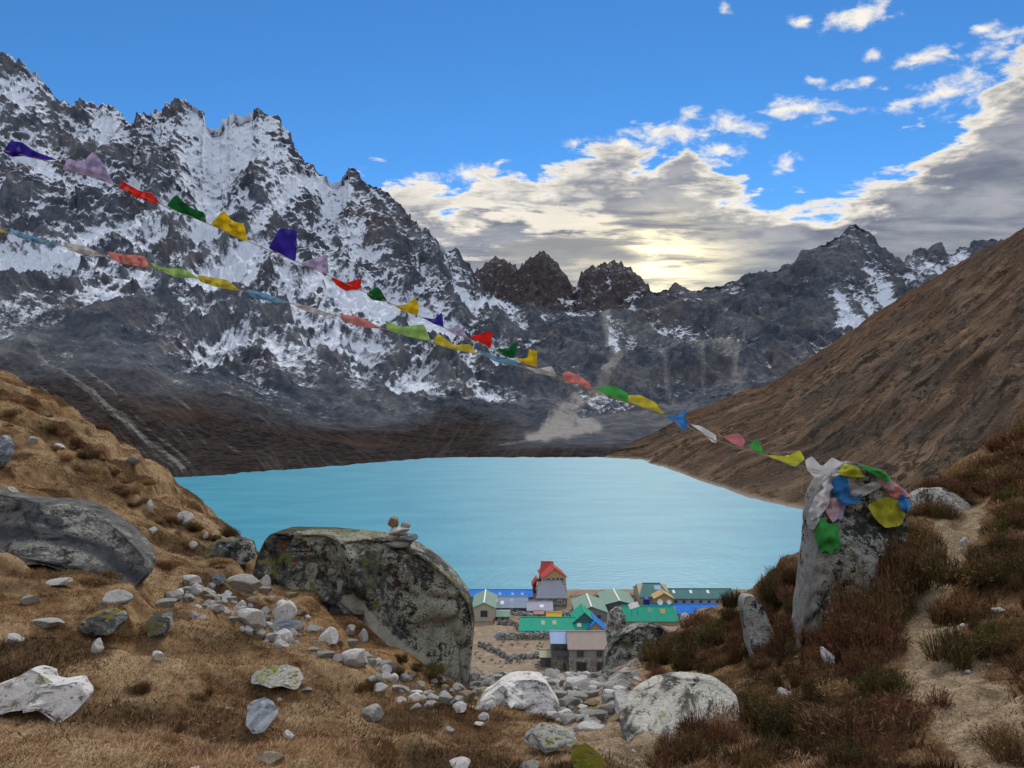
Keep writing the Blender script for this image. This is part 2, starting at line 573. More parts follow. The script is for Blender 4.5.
    for line, wd, am in [
        ([(-60, 290), (0, 270), (50, 256), (110, 243), (150, 232), (210, 228)], 11, 0.55),
        ([(215, 225), (250, 195), (300, 180), (338, 184)], 10, 0.30),
        ([(300, 180), (262, 225), (232, 262)], 8, 0.45),
        ([(266, 112), (274, 140), (290, 165)], 5, 0.10),
        ([(30, 150), (60, 190), (110, 230)], 10, 0.25),
        ([(230, 270), (290, 275), (340, 285), (400, 300)], 11, 0.28),
        ([(200, 300), (260, 290), (330, 300), (380, 330)], 18, 0.16),
        ([(100, 290), (180, 320), (250, 340), (330, 350)], 22, 0.17),
        ([(440, 265), (470, 290)], 5, 0.3),
        ([(474, 299), (505, 299)], 3, 0.8),
        ([(560, 304), (572, 306)], 3, 0.4), ([(570, 312), (582, 316)], 3.5, 0.5), ([(618, 308), (632, 306)], 4, 0.6),
        ([(604, 306), (610, 325), (617, 345), (618, 362)], 4, 0.55),
        ([(838, 292), (850, 312), (862, 322)], 7, 0.75), ([(862, 318), (840, 318)], 5, 0.6),
        ([(866, 268), (885, 282), (895, 300)], 5, 0.5), ([(885, 290), (870, 305)], 5, 0.5),
        ([(905, 275), (935, 268), (965, 258)], 8, 0.4), ([(782, 250), (795, 285)], 3, 0.2),
    ]:
        sn += am * np.exp(-(polydist(PX, PY, line) / wd) ** 2)
    streak = ridged(np.stack([(PX + 0.25 * PY) / 9, PY / 90, PX * 0], -1), 3) - 0.4
    sn += 0.35 * streak * np.exp(-((PX - 290) / 110) ** 2 - ((PY - 325) / 35) ** 2)
    sn = np.where(T2 > 5.02, 0.35, sn)
    sc = 0 * PX
    for line, wd, am in [
        ([(606, 318), (614, 345), (619, 366)], 6, 0.8), ([(619, 366), (600, 382), (580, 392), (572, 402), (566, 412)], 6, 1.0),
        ([(568, 405), (562, 420), (545, 434)], 8.5, 1.0), ([(568, 405), (566, 428)], 11, 1.0), ([(568, 405), (580, 420), (596, 426)], 6, 0.95), ([(530, 437), (560, 432), (598, 427)], 5, 0.9), ([(500, 445), (530, 440), (560, 438)], 2.5, 0.4),
        ([(715, 338), (730, 358), (738, 378), (742, 398)], 9, 0.45), ([(742, 345), (733, 380)], 5, 0.5), ([(660, 345), (668, 385), (676, 405)], 5, 0.38), ([(700, 350), (705, 395)], 4, 0.4),
        ([(-40, 290), (0, 318), (40, 352), (80, 385), (120, 418), (160, 450), (182, 468)], 3.6, 0.40),
        ([(85, 372), (120, 402), (150, 430), (190, 462)], 2.4, 0.32), ([(-20, 340), (40, 385), (110, 440)], 1.6, 0.25), ([(120, 350), (190, 410)], 1.6, 0.2),
        ([(450, 345), (468, 400)], 2.5, 0.4), ([(470, 350), (500, 395)], 2.5, 0.4), ([(420, 320), (440, 360)], 3, 0.3),
        ([(500, 330), (580, 318)], 3, 0.2),
    ]:
        sc = np.maximum(sc, am * np.exp(-(polydist(PX, PY, line) / wd) ** 2))
    sc += 0.24 * np.exp(-((PX - 700) / 75) ** 2 - ((PY - 335) / 34) ** 2) * (0.4 + 1.6 * sstep(fbm(P / 130 + 60, 4), -0.15, 0.25)) + 0.2 * np.exp(-((PX - 500) / 60) ** 2 - ((PY - 360) / 40) ** 2) * sstep(rib, -0.1, 0.2)
    dn = (PY - 0.86 * PX + 14 * fbm(P / 240 + 77, 3)) / 8.5
    stn = ridged(np.stack([dn, PX / 90, 0 * PX + 5], -1), 4, 0.6)
    streak_ = sstep(stn, 0.25, 0.8) * (1 - sstep(PX, 300, 480)) + sstep(ridged(np.stack([(PX + 0.6 * PY) / 11, PY / 60, 0 * PX + 17], -1), 4, 0.6), 0.3, 0.8) * sstep(PX, 300, 480)
    sc += 0.30 * sstep(stn, 0.45, 0.85) * (1 - sstep(PX, 250, 420)) * (1 - sstep(T2, 2.4, 2.9)) + 0.16 * sstep(ridged(np.stack([(PX + 0.2 * PY) / 9, PY / 70, 0 * PX + 7], -1), 4, 0.6), 0.4, 0.8) * sstep(PX, 380, 460) * sstep(T2, 1.7, 2.2) * (1 - sstep(T2, 4.0, 4.6))
    soil = (1 - sstep(T2 + 0.35 * fbm(P / 160, 4), 2.35, 2.95)) * (1 - 0.75 * sstep(PX, 470, 560)) + 0.0
    soil = np.maximum(soil, (1 - sstep(T2, 1.2, 2.05)))
    red = 0.35 * sstep(fbm(P / 210 + 8, 3), 0.02, 0.3) * steep
    red += 0.5 * np.exp(-((PX - 365) / 26) ** 2 - ((PY - 225) / 26) ** 2) + 0.3 * np.exp(-((PX - 680) / 40) ** 2 - ((PY - 295) / 12) ** 2)
    me = grid_mesh('snowy_mountains', P, MAT_MT, dict(snow=sn, scree=sc, soil=soil, streak=streak_, red=np.clip(red, 0, 1)), smooth=False)
    o = link('snowy_mountains', me)
    tag(o, kind='structure')


build_mountains()


def build_peaks():
    nc, nr = 420, 150
    u = np.linspace(440, 720, nc)
    pts = [(430, 310), (465, 285), (478, 268), (486, 262), (497, 254), (506, 262), (518, 268), (530, 258), (545, 251), (556, 262), (566, 276), (576, 288), (581, 273), (592, 267), (603, 263), (615, 259), (624, 262), (632, 268), (642, 278), (652, 290), (668, 296), (700, 310), (730, 320)]
    ry = np.interp(u, [p[0] for p in pts], [p[1] for p in pts])
    t = np.linspace(0, 1, nr)[:, None]
    PY = 345 * (1 - t) + ry[None] * t
    DD = 3500 * (1 - t) + 4300 * t + 0 * PY
    PX = u[None] + 0 * PY
    P = at(PX, PY, DD)
    top = P[-1]
    back = []
    for k in range(1, 21):
        q = top.copy(); s = k / 20
        q[:, 1] += 700 * s; q[:, 0] *= q[:, 1] / top[:, 1]; q[:, 2] -= (top[:, 2] + 100) * s ** 0.9
        back.append(q)
    P = np.concatenate([P, np.array(back)], 0)
    T2 = np.concatenate([t + 0 * PY, 1 + np.arange(1, 21)[:, None] / 20 + 0 * PX[:20]], 0)
    PX = np.concatenate([PX, PX[:20]], 0)
    PY = np.concatenate([PY, PY[-1:] + 0 * PX[:20]], 0)
    N = grid_normals(P)
    N = np.where((N[..., 1:2] > 0) & (T2[..., None] <= 1), -N, N)
    N[..., 2] = np.abs(N[..., 2])
    rib = ridged(P * np.array([1 / 190, 1 / 700, 1 / 500]) + 31, 5, 0.55) - 0.42
    crag = ridged(P * np.array([1 / 70, 1 / 90, 1 / 60]) + 41, 5, 0.6) - 0.42
    disp = (85 * rib + 52 * crag) * (1 - 0.6 * np.exp(-((T2 - 1) / 0.1) ** 2))
    P = P + N * np.array([0.5, 1, 0.8]) * disp[..., None]
    crest = np.exp(-((T2 - 1.0) / 0.06) ** 2)
    P[..., 2] += crest * (ridged(np.stack([PX / 9, 0 * PX, 0 * PX + 8], -1), 4, 0.6) - 0.5) * 34
    nz = np.abs(grid_normals(P)[..., 2])
    sn = 0.06 + 0.7 * (nz - 0.45) - 0.3 * crag - 0.2 * rib
    for line, wd, am in [([(573, 275), (577, 292)], 3, 0.6), ([(470, 297), (505, 299)], 3, 0.6), ([(608, 275), (611, 290)], 2, 0.4), ([(560, 300), (580, 306)], 4, 0.5),
                         ([(625, 300), (640, 296)], 4, 0.5), ([(590, 285), (595, 300)], 2.5, 0.3)]:
        sn += am * np.exp(-(polydist(PX, PY, line) / wd) ** 2)
    me = grid_mesh('far_peaks', P, MAT_MT, dict(snow=sn, scree=0 * sn, soil=0 * sn, streak=0 * sn, red=0.75 + 0 * sn), smooth=False)
    tag(link('far_peaks', me), kind='structure')


build_peaks()


# ---------------------------------------------------------------- brown hillside on the right
def hill_mat():
    m, T = new_mat('brown_hillside')
    p = T.pos()
    n0 = T.noise(p, 0.006, 4, 0.5)
    n1 = T.noise(p, 0.02, 6, 0.6)
    n2 = T.noise(p, 0.12, 6, 0.7)
    n3 = T.noise(p, 0.5, 4, 0.7)
    st = T.noise(T.vm('MULTIPLY', T.attr('flow', 'Vector'), (1, 1, 1)), 1.0, 3, 0.5)
    fl = T.comb(T.attr('fu'), T.attr('fv'), 0.0)
    s1 = T.noise(T.vm('MULTIPLY', fl, (60.0, 3.2, 1.0)), 1.0, 6, 0.65, 0.4)
    s2 = T.noise(T.vm('MULTIPLY', fl, (200.0, 12.0, 1.0)), 1.0, 5, 0.7, 0.3)
    col = T.ramp(T.add(T.mul(s1, 0.55), T.mul(n1, 0.45)),
                 [(0.34, (0.036, 0.028, 0.021)), (0.45, (0.088, 0.058, 0.040)), (0.54, (0.152, 0.100, 0.066)), (0.68, (0.26, 0.18, 0.12))])
    col = T.mix(T.mul(T.attr('upper'), T.ss(n0, 0.3, 0.65, 0, 0.65)), col, (0.125, 0.060, 0.034))
    col = T.mix(T.mul(T.ss(T.noise(p, 0.012, 5, 0.65, 0.5), 0.46, 0.60), 0.6), col, T.mix(n2, (0.030, 0.029, 0.025), (0.095, 0.088, 0.078)))
    col = T.mix(T.mul(T.ss(T.noise(T.vm('ADD', p, (300, 0, 0)), 0.016, 5, 0.65, 0.5), 0.55, 0.66), 0.5), col, (0.20, 0.15, 0.10))
    col = T.mix(T.mul(T.ss(s2, 0.50, 0.64), 0.8), col, (0.03, 0.026, 0.022))
    sp = T.ss(T.add(n2, T.mul(T.sub(n1, 0.5), 0.7)), 0.54, 0.62)
    col = T.mix(T.mul(sp, 0.8), col, (0.03, 0.026, 0.02))
    col = T.mix(T.mul(T.ss(n3, 0.58, 0.66), 0.6), col, (0.22, 0.18, 0.145))
    col = T.mix(T.attr('shore'), col, (0.30, 0.26, 0.21))
    vd = T.node('ShaderNodeTexVoronoi', feature='F1')
    T.set(vd.inputs['Vector'], p); T.set(vd.inputs['Scale'], 0.22)
    rr = T.sep(vd.outputs['Color'])
    dots = T.mul(T.ss(vd.outputs['Distance'], T.mul(rr[0], 0.34), T.mul(rr[0], 0.22)), T.ss(T.add(n1, T.mul(rr[1], 0.25)), 0.56, 0.66))
    col = T.mix(T.mul(dots, 0.85), col, T.mix(rr[2], (0.022, 0.019, 0.014), (0.06, 0.045, 0.03)))
    T.surface(col, 1.0, T.bump(T.add(n2, n3), 0.8, 1.5), 0.0)
    return m


HSKY = [(560, 470, 790), (590, 463, 800), (612, 453, 840), (640, 440, 900), (690, 412, 960), (720, 400, 990), (745, 388, 1000), (765, 385, 990), (800, 365, 960), (850, 331, 900), (900, 298, 850), (935, 277, 815), (960, 262, 780), (995, 245, 735), (1024, 229, 700), (1100, 185, 620), (1250, 110, 500), (1500, -20, 400), (2000, -300, 300)]
HSHORE = [(560, 459), (600, 459), (640, 461), (680, 473), (705, 483), (725, 489), (745, 497), (770, 503), (800, 509), (850, 522), (950, 560), (1024, 600), (1250, 700), (1500, 800), (2000, 1000)]


def build_hill():
    nc, nr = 900, 340
    u = np.concatenate([np.linspace(570, 1060, 700), np.linspace(1063, 1900, 200)])
    sy, sd = interp_line(u, HSKY)
    by = np.interp(u, [p[0] for p in HSHORE], [p[1] for p in HSHORE])
    by = by + 1.6 * fbm(np.stack([u / 16, 0 * u, 0 * u + 6], -1), 4)
    bd = 60 * F / (by - 400)
    s0, s1 = at(u, by + 2, bd - 6), at(u, sy, sd)
    s0[:, 2] = LAKE_Z - 1.5
    t = np.linspace(0, 1, nr)[:, None]
    tt = t[..., None]
    P = s0[None] * (1 - tt) + s1[None] * tt
    # convex profile: flatter top, steeper foot
    P[..., 2] += (18 * np.sin(np.pi * t) ** 1.0 * sstep(u, 640, 900)[None]) * 0.35
    # ridge side to side and back slope
    top = P[-1]; back = []
    for k in range(1, 31):
        q = top.copy(); s = k / 30
        q[:, 0] += 260 * s; q[:, 1] += 230 * s; q[:, 2] += 20 * s - 150 * s * s
        back.append(q)
    P = np.concatenate([P, np.array(back)], 0)
    T2 = np.concatenate([t + 0 * u[None], 1 + np.arange(1, 31)[:, None] / 30 + 0 * u[None]], 0)
    U2 = u[None] + 0 * T2
    N = grid_normals(P); N = np.where(N[..., 2:3] < 0, -N, N)
    # gullies follow the fall line (lake-ward)
    fu = (P[..., 1] * 0.9 - P[..., 0] * 0.15) / 1000.0 + 0.05 * fbm(P / 120, 3)
    fv = P[..., 2] / 200.0
    gul = ridged(np.stack([fu * 22, fv * 1.3, 0 * fu + 4], -1), 4, 0.5) - 0.42
    gul2 = ridged(np.stack([fu * 75, fv * 5, 0 * fu + 14], -1), 3, 0.5) - 0.42
    d = (7.5 * gul + 2.2 * gul2) * sstep(T2, 0.02, 0.18) * (1 - 0.45 * sstep(T2, 0.7, 1.0)) + 1.4 * fbm(P / 14, 4, 0.6) * sstep(T2, 0, .1)
    d += 5.5 * fbm(P / 90 + 3, 3) * sstep(T2, 0.02, 0.2) * (1 - 0.5 * sstep(T2, 0.8, 1.0))
    P = P + N * d[..., None]
    shore = np.exp(-((P[..., 2] - LAKE_Z) / 1.3) ** 2) * 0.8
    up = sstep(T2 + 0.2 * fbm(P / 80, 3), 0.62, 0.95)
    me = grid_mesh('brown_hillside', P, hill_mat(), dict(fu=fu, fv=fv, upper=up, shore=shore), smooth=True)
    tag(link('brown_hillside', me), kind='structure')


build_hill()


# ---------------------------------------------------------------- lake
def build_lake():
    m, T = new_mat('glacial_lake_water')
    p = T.pos()
    w1 = T.noise(T.vm('MULTIPLY', p, (0.28, 0.55, 1)), 1.0, 4, 0.6, 0.2)
    w2 = T.noise(T.vm('MULTIPLY', p, (0.02, 0.05, 1)), 1.0, 3, 0.5, 0.4)
    w3 = T.noise(T.vm('MULTIPLY', p, (0.07, 0.22, 1)), 1.0, 5, 0.65, 0.3)
    col = T.mix(T.ss(w2, 0.3, 0.7), (0.015, 0.205, 0.305), (0.032, 0.258, 0.352))
    T.surface(col, 0.40, T.bump(T.add(w1, T.mul(w3, 0.6)), 0.30, 0.7), 0.58, IOR=1.33)
    bm = bmesh.new()
    xs = [-1600, -400, 400, 1600]
    vs = [bm.verts.new((x, y, LAKE_Z)) for y in (200, 850) for x in (-1600, 1600)]
    bm.faces.new((vs[0], vs[1], vs[3], vs[2]))
    me = bpy.data.meshes.new('lake_water'); bm.to_mesh(me); bm.free()
    me.materials.append(m)
    tag(link('lake_water', me), kind='structure')


build_lake()


# ---------------------------------------------------------------- foreground and village ground
GP = [  # px, py, depth
    (-60, 770, 3.5), (0, 768, 3.6), (256, 768, 3.8), (512, 768, 4.0), (768, 768, 4.0), (1024, 768, 3.7), (1090, 770, 3.6),
    (0, 376, 15.5), (-80, 350, 15.5), (-200, 320, 15), (60, 408, 16.5), (120, 452, 17.5), (170, 492, 18), (210, 525, 17.5), (245, 552, 16.5),
    (0, 430, 12), (-100, 420, 12), (0, 500, 9.2), (-100, 500, 9), (0, 570, 7.2), (0, 650, 5.4), (0, 700, 4.5), (100, 560, 8.4), (100, 640, 5.9), (60, 480, 11), (120, 520, 11.5), (170, 550, 11.5),
    (200, 590, 9.5), (200, 640, 6.9), (200, 690, 5.2), (300, 610, 9.6), (300, 660, 7.0), (300, 700, 5.4), (260, 575, 11.8), (250, 585, 10.5),
    (330, 620, 10.0), (380, 655, 9.6), (430, 690, 9.0), (400, 690, 7.2), (400, 730, 5.1), (350, 600, 12.5), (420, 640, 13), (460, 680, 12),
    (480, 712, 7.2), (500, 730, 5.7), (520, 712, 8), (540, 712, 8.2), (545, 697, 10.5), (560, 702, 10.5), (520, 690, 13), (555, 692, 14), (600, 700, 10), (600, 725, 7), (560, 745, 5.2), (600, 760, 4.4), (650, 730, 6.2), (640, 705, 8.6),
    (520, 684, 26), (560, 685, 26), (590, 683, 26), (520, 680, 50), (560, 680, 50), (600, 680, 50), (520, 677, 90), (560, 677, 90), (610, 677, 90), (530, 673, 140), (570, 673, 140), (620, 673, 140),
    (610, 672, 13), (640, 655, 14), (660, 640, 14.5), (680, 690, 9), (700, 660, 11.5), (720, 640, 12.5), (700, 612, 15), (745, 600, 14.5), (725, 610, 14.5),
    (740, 700, 6.9), (760, 650, 9.4), (790, 660, 8), (790, 620, 9.6), (760, 590, 13), (780, 570, 12.5), (820, 640, 7.9), (850, 640, 7.6), (900, 580, 8.5), (905, 530, 9.6), (905, 505, 11), (850, 700, 5.6), (840, 560, 10.5),
    (900, 640, 6.7), (950, 640, 6.3), (950, 700, 5.0), (940, 580, 8.2), (955, 530, 9.8), (970, 500, 11.2), (925, 492, 12.0), (960, 470, 12.6), (985, 450, 13), (1005, 437, 13.6), (1030, 428, 13.8), (1100, 405, 13.5),
    (1024, 640, 6.0), (1024, 560, 7.8), (1024, 500, 9.8), (1024, 460, 11.8), (1100, 600, 6.3), (1150, 500, 9), (1250, 440, 10), (1250, 380, 12.5),
]
GW = [  # hidden ground, world x, y, z
    (-9, 22, -6.0), (-14, 22, -3), (-7, 22, -9.0), (-4, 22, -9.5), (-12, 40, -22), (-5, 40, -20), (-20, 30, -8), (-30, 80, -45), (-70, 120, -58), (0, 60, -22.8), (-12, 60, -27), (-8, 100, -42), (-45, 60, -42),
    (3, 22, -8.8), (6.2, 22, -8.2), (9, 22, -7.5), (12, 22, -4.5), (14, 20, -2.5), (18, 22, -3.0), (12, 40, -19), (20, 40, -17), (30, 40, -14), (22, 70, -36), (35, 80, -40), (50, 60, -30), (60, 100, -48), (40, 120, -53), (80, 140, -58), (100, 90, -48), (25, 30, -6),
    (0, 0.0, -1.62), (-2, 0.0, -1.5), (2, 0, -1.55), (-6, 0, -0.9), (6, 0, -1.0), (-5, 4, -1.5), (5, 4, -1.5), (0, -4, -0.6), (-6, -8, 1.0), (6, -8, 1.0), (0, -15, 3), (0, -40, 12), (-40, -10, 12), (40, -10, 12), (-30, 8, 8), (32, 8, 6), (0, -150, 45), (-150, 0, 40), (150, 0, 20), (-120, 60, -10), (-120, 120, -52), (150, 60, -20),
]


class Ground:
    def __init__(self):
        A = [at(a, b, c) for a, b, c in GP] + [np.array(w, float) for w in GW]
        self.P = np.array(A)
        Q = self.feat(self.P[:, 0], self.P[:, 1])
        v = self.P[:, 2] / (np.hypot(self.P[:, 0], self.P[:, 1]) + 2.0)
        d = np.linalg.norm(Q[:, None] - Q[None], axis=-1)
        K = self.kern(d)
        n = len(v)
        A = np.zeros((n + 4, n + 4))
        A[:n, :n] = K + np.eye(n) * 0.004
        A[:n, n] = 1; A[:n, n + 1:] = Q; A[n, :n] = 1; A[n + 1:, :n] = Q.T
        self.w = np.linalg.solve(A, np.concatenate([v, np.zeros(4)]))
        self.Q = Q

    @staticmethod
    def kern(d): return d

    @staticmethod
    def feat(x, y):
        r = np.hypot(x, y)
        th = np.arctan2(x, y)
        k = 1.0 - np.exp(-r / 1.5)
        return np.stack([np.sin(th) * k * 1.6, np.cos(th) * k * 1.6, 0.75 * np.log(r + 1.0)], -1)

    def base(self, x, y):
        x = np.asarray(x, float); y = np.asarray(y, float)
        sh = x.shape
        Q = self.feat(x.ravel(), y.ravel())
        out = np.empty(len(Q))
        n = len(self.Q)
        for i in range(0, len(Q), 40000):
            q = Q[i:i + 40000]
            d = np.sqrt(np.maximum(((q ** 2).sum(1)[:, None] + (self.Q ** 2).sum(1)[None] - 2 * q @ self.Q.T), 0))
            out[i:i + 40000] = self.kern(d) @ self.w[:n] + self.w[n] + q @ self.w[n + 1:]
        z = out.reshape(sh) * (np.hypot(x, y) + 2.0)
        # village terrace and lake shore
        pl = -55.6 - 0.020 * np.clip(y - 160, 0, 200) + 0.25 * fbm(np.stack([x / 9, y / 9, 0 * x], -1), 3)
        pl = pl - 9.0 * sstep(y, 238, 262)
        w = sstep(y, 135, 160)
        return z * (1 - w) + pl * w

    def z(self, x, y):
        x = np.asarray(x, float); y = np.asarray(y, float)
        r = np.hypot(x, y)
        z = self.base(x, y)
        nz = sstep(r, 0.5, 3.0)
        p3 = np.stack([x, y, 0 * x], -1)
        near = 1 - sstep(r, 30, 120)
        b = 0.19 * fbm(p3 / 1.7 + 3, 4) + 0.055 * fbm(p3 / 0.38 + 9, 3, 0.6)
        b = b + 0.06 * (np.abs(perlin(p3 / 0.75 + 51)) - 0.3)
        # turf terraces: small risers across the slope
        tz = fbm(p3 / 2.6 + 31, 3) * 2.0 + z * 2.1
        fr = tz - np.floor(tz)
        ter = (sstep(fr, 0.0, 0.30) - fr) * (0.10 + 0.13 * sstep(-x, -0.5, 1.5))
        return z + nz * (near * (b + ter) + (1 - near) * 0.3 * fbm(p3 / 6, 3))


G = Ground()


def gz(x, y):
    return float(G.z(np.array([x]), np.array([y]))[0])


def hit(px, py, near=2.5, far=230.0):
    """Where the view ray through a photograph point meets the ground."""
    a, yy, zz = ray(px, py)
    Y = np.exp(np.linspace(math.log(near), math.log(far), 700))
    t = Y / yy
    g = G.z(a * t, Y) - zz * t
    k = np.argmax(g > 0)
    if g[k] <= 0:
        return None
    y0, y1 = Y[max(k - 1, 0)], Y[k]
    g0, g1 = g[max(k - 1, 0)], g[k]
    f = 0.5 if g1 == g0 else np.clip(-g0 / (g1 - g0), 0, 1)
    Yh = y0 + (y1 - y0) * f
    t = Yh / yy
    return Vector((float(a * t), float(Yh), float(G.z(np.array([a * t]), np.array([Yh]))[0])))


def line_hit(pts):
    return [tuple(hit(a, b)[:2]) for a, b in pts]


PATH_R = line_hit([(1002, 768), (984, 735), (960, 700), (938, 665), (926, 635), (924, 605), (934, 580), (948, 555), (960, 530), (972, 508)])
PATH_C = line_hit([(660, 768), (625, 745), (603, 728), (600, 712), (592, 698)])


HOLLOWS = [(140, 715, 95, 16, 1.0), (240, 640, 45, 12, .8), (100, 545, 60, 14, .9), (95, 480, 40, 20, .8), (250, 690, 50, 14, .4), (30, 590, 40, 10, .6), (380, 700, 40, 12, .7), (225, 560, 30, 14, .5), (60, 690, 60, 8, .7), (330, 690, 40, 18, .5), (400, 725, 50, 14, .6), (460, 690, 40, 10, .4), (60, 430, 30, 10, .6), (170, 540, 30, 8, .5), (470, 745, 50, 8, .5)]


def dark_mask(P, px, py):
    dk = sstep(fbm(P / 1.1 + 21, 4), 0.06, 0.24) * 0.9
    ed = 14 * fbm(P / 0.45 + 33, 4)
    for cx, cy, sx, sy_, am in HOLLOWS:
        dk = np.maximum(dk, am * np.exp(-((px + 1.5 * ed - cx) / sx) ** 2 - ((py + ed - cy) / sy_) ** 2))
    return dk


def ground_mat():
    m, T = new_mat('dry_alpine_turf')
    p = T.pos()
    n0 = T.noise(p, 0.35, 4, 0.5)
    n1 = T.noise(p, 1.1, 6, 0.65)
    n2 = T.noise(p, 5.0, 6, 0.7)
    n3 = T.noise(p, 38.0, 4, 0.75)
    n4 = T.noise(p, 130.0, 2, 0.6)
    g = T.ramp(T.add(T.mul(n1, 0.55), T.mul(n2, 0.45)),
               [(0.34, (0.040, 0.024, 0.014)), (0.42, (0.13, 0.076, 0.038)), (0.48, (0.27, 0.175, 0.095)), (0.56, (0.42, 0.30, 0.175)), (0.68, (0.54, 0.41, 0.26))])
    g = T.mix(T.mul(T.ss(n0, 0.52, 0.68), 0.55), g, (0.27, 0.125, 0.042))
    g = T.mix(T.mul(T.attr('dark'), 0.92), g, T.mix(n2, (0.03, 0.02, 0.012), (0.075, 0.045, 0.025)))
    g = T.mix(T.ss(n3, 0.35, 0.75, 0.35, 0.0), g, (0.05, 0.03, 0.016))
    g = T.mix(T.ss(n4, 0.6, 0.8, 0.0, 0.35), g, (0.42, 0.32, 0.2))
    heath = T.mix(n2, (0.045, 0.027, 0.016), (0.135, 0.075, 0.04))
    g = T.mix(T.mul(T.attr('heath'), 0.65), g, heath)
    dirt = T.mix(T.ss(T.add(T.mul(n2, 0.6), T.mul(n3, 0.4)), 0.36, 0.64), (0.125, 0.092, 0.060), (0.38, 0.29, 0.195))
    dirt = T.mix(T.ss(n3, 0.55, 0.75, 0, 0.5), dirt, (0.44, 0.36, 0.28))
    dirt = T.mix(T.ss(n4, 0.35, 0.2, 0, 0.6), dirt, (0.12, 0.075, 0.045))
    pm = T.ss(T.add(T.attr('path'), T.mul(T.sub(n2, 0.5), 0.9)), 0.35, 0.65)
    g = T.mix(pm, g, dirt)
    grav = T.mix(T.vor(p, 1.2, 'F1', 'Color'), (0.13, 0.12, 0.11), (0.42, 0.39, 0.36), 'MIX')
    gm = T.ss(T.add(T.attr('gravel'), T.mul(T.sub(n1, 0.5), 0.6)), 0.4, 0.6)
    g = T.mix(T.mul(gm, 0.8), g, grav)
    vil = T.mix(T.noise(T.vm('MULTIPLY', p, (0.05, 0.3, 1)), 1.0, 5, 0.6), (0.15, 0.105, 0.07), (0.31, 0.245, 0.175))
    vil = T.mix(T.ss(T.noise(p, 0.6, 4, 0.7), 0.5, 0.65, 0, 0.6), vil, (0.33, 0.31, 0.28))
    g = T.mix(T.attr('village'), g, vil)
    h = T.add(T.mul(n3, 0.7), T.add(T.mul(n2, 1.0), T.mul(n4, 0.3)))
    T.surface(g, 1.0, T.bump(h, 0.9, 0.035), 0.0)
    return m


def build_ground():
    th = np.concatenate([np.linspace(-180, -48, 90, endpoint=False), np.linspace(-48, 48, 900), np.linspace(48, 180, 91)[1:]])
    th = np.radians(th)
    r = np.concatenate([[0.02, 0.4, 0.9, 1.4, 1.9], np.exp(np.linspace(math.log(2.4), math.log(24), 620, endpoint=False)), np.exp(np.linspace(math.log(24), math.log(300), 170))])
    RR, TH = np.meshgrid(r, th, indexing='ij')
    x, y = RR * np.sin(TH), RR * np.cos(TH)
    z = G.z(x, y)
    P = np.stack([x, y, z], -1)
    dR = polydist(x, y, PATH_R)
    dC = polydist(x, y, PATH_C)
    wv = 0.10 * fbm(P / 0.8, 3)
    path = np.maximum(1 - sstep(dR + 1.5 * wv, 0.11, 0.33), 0.85 * (1 - sstep(dC + 1.6 * wv, 0.12, 0.42)))
    # heath covers the right-hand slope
    px = 512 + F * x / np.maximum(y, 0.1)
    py = 400 - F * z / np.maximum(y, 0.1)
    heath = sstep(px + 60 * fbm(P / 2, 2), 690, 790) * (y > 0.5)
    heath *= 0.75 + 0.25 * sstep(fbm(P / 1.3, 3), -0.1, 0.2)
    heath *= (1 - 0.8 * np.exp(-((px - 735) / 55) ** 2 - ((py - 725) / 30) ** 2))
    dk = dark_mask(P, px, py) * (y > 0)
    gravel = sstep(y, 9, 14) * (1 - sstep(np.abs(px - 555), 70, 130)) * (1 - sstep(y, 150, 172)) * 0.9
    village = sstep(y, 148, 165)
    me = grid_mesh('ground', P, ground_mat(), dict(path=path, heath=heath, dark=dk, gravel=gravel, village=village), smooth=True, flip=False)
    tag(link('ground', me), kind='structure')


build_ground()
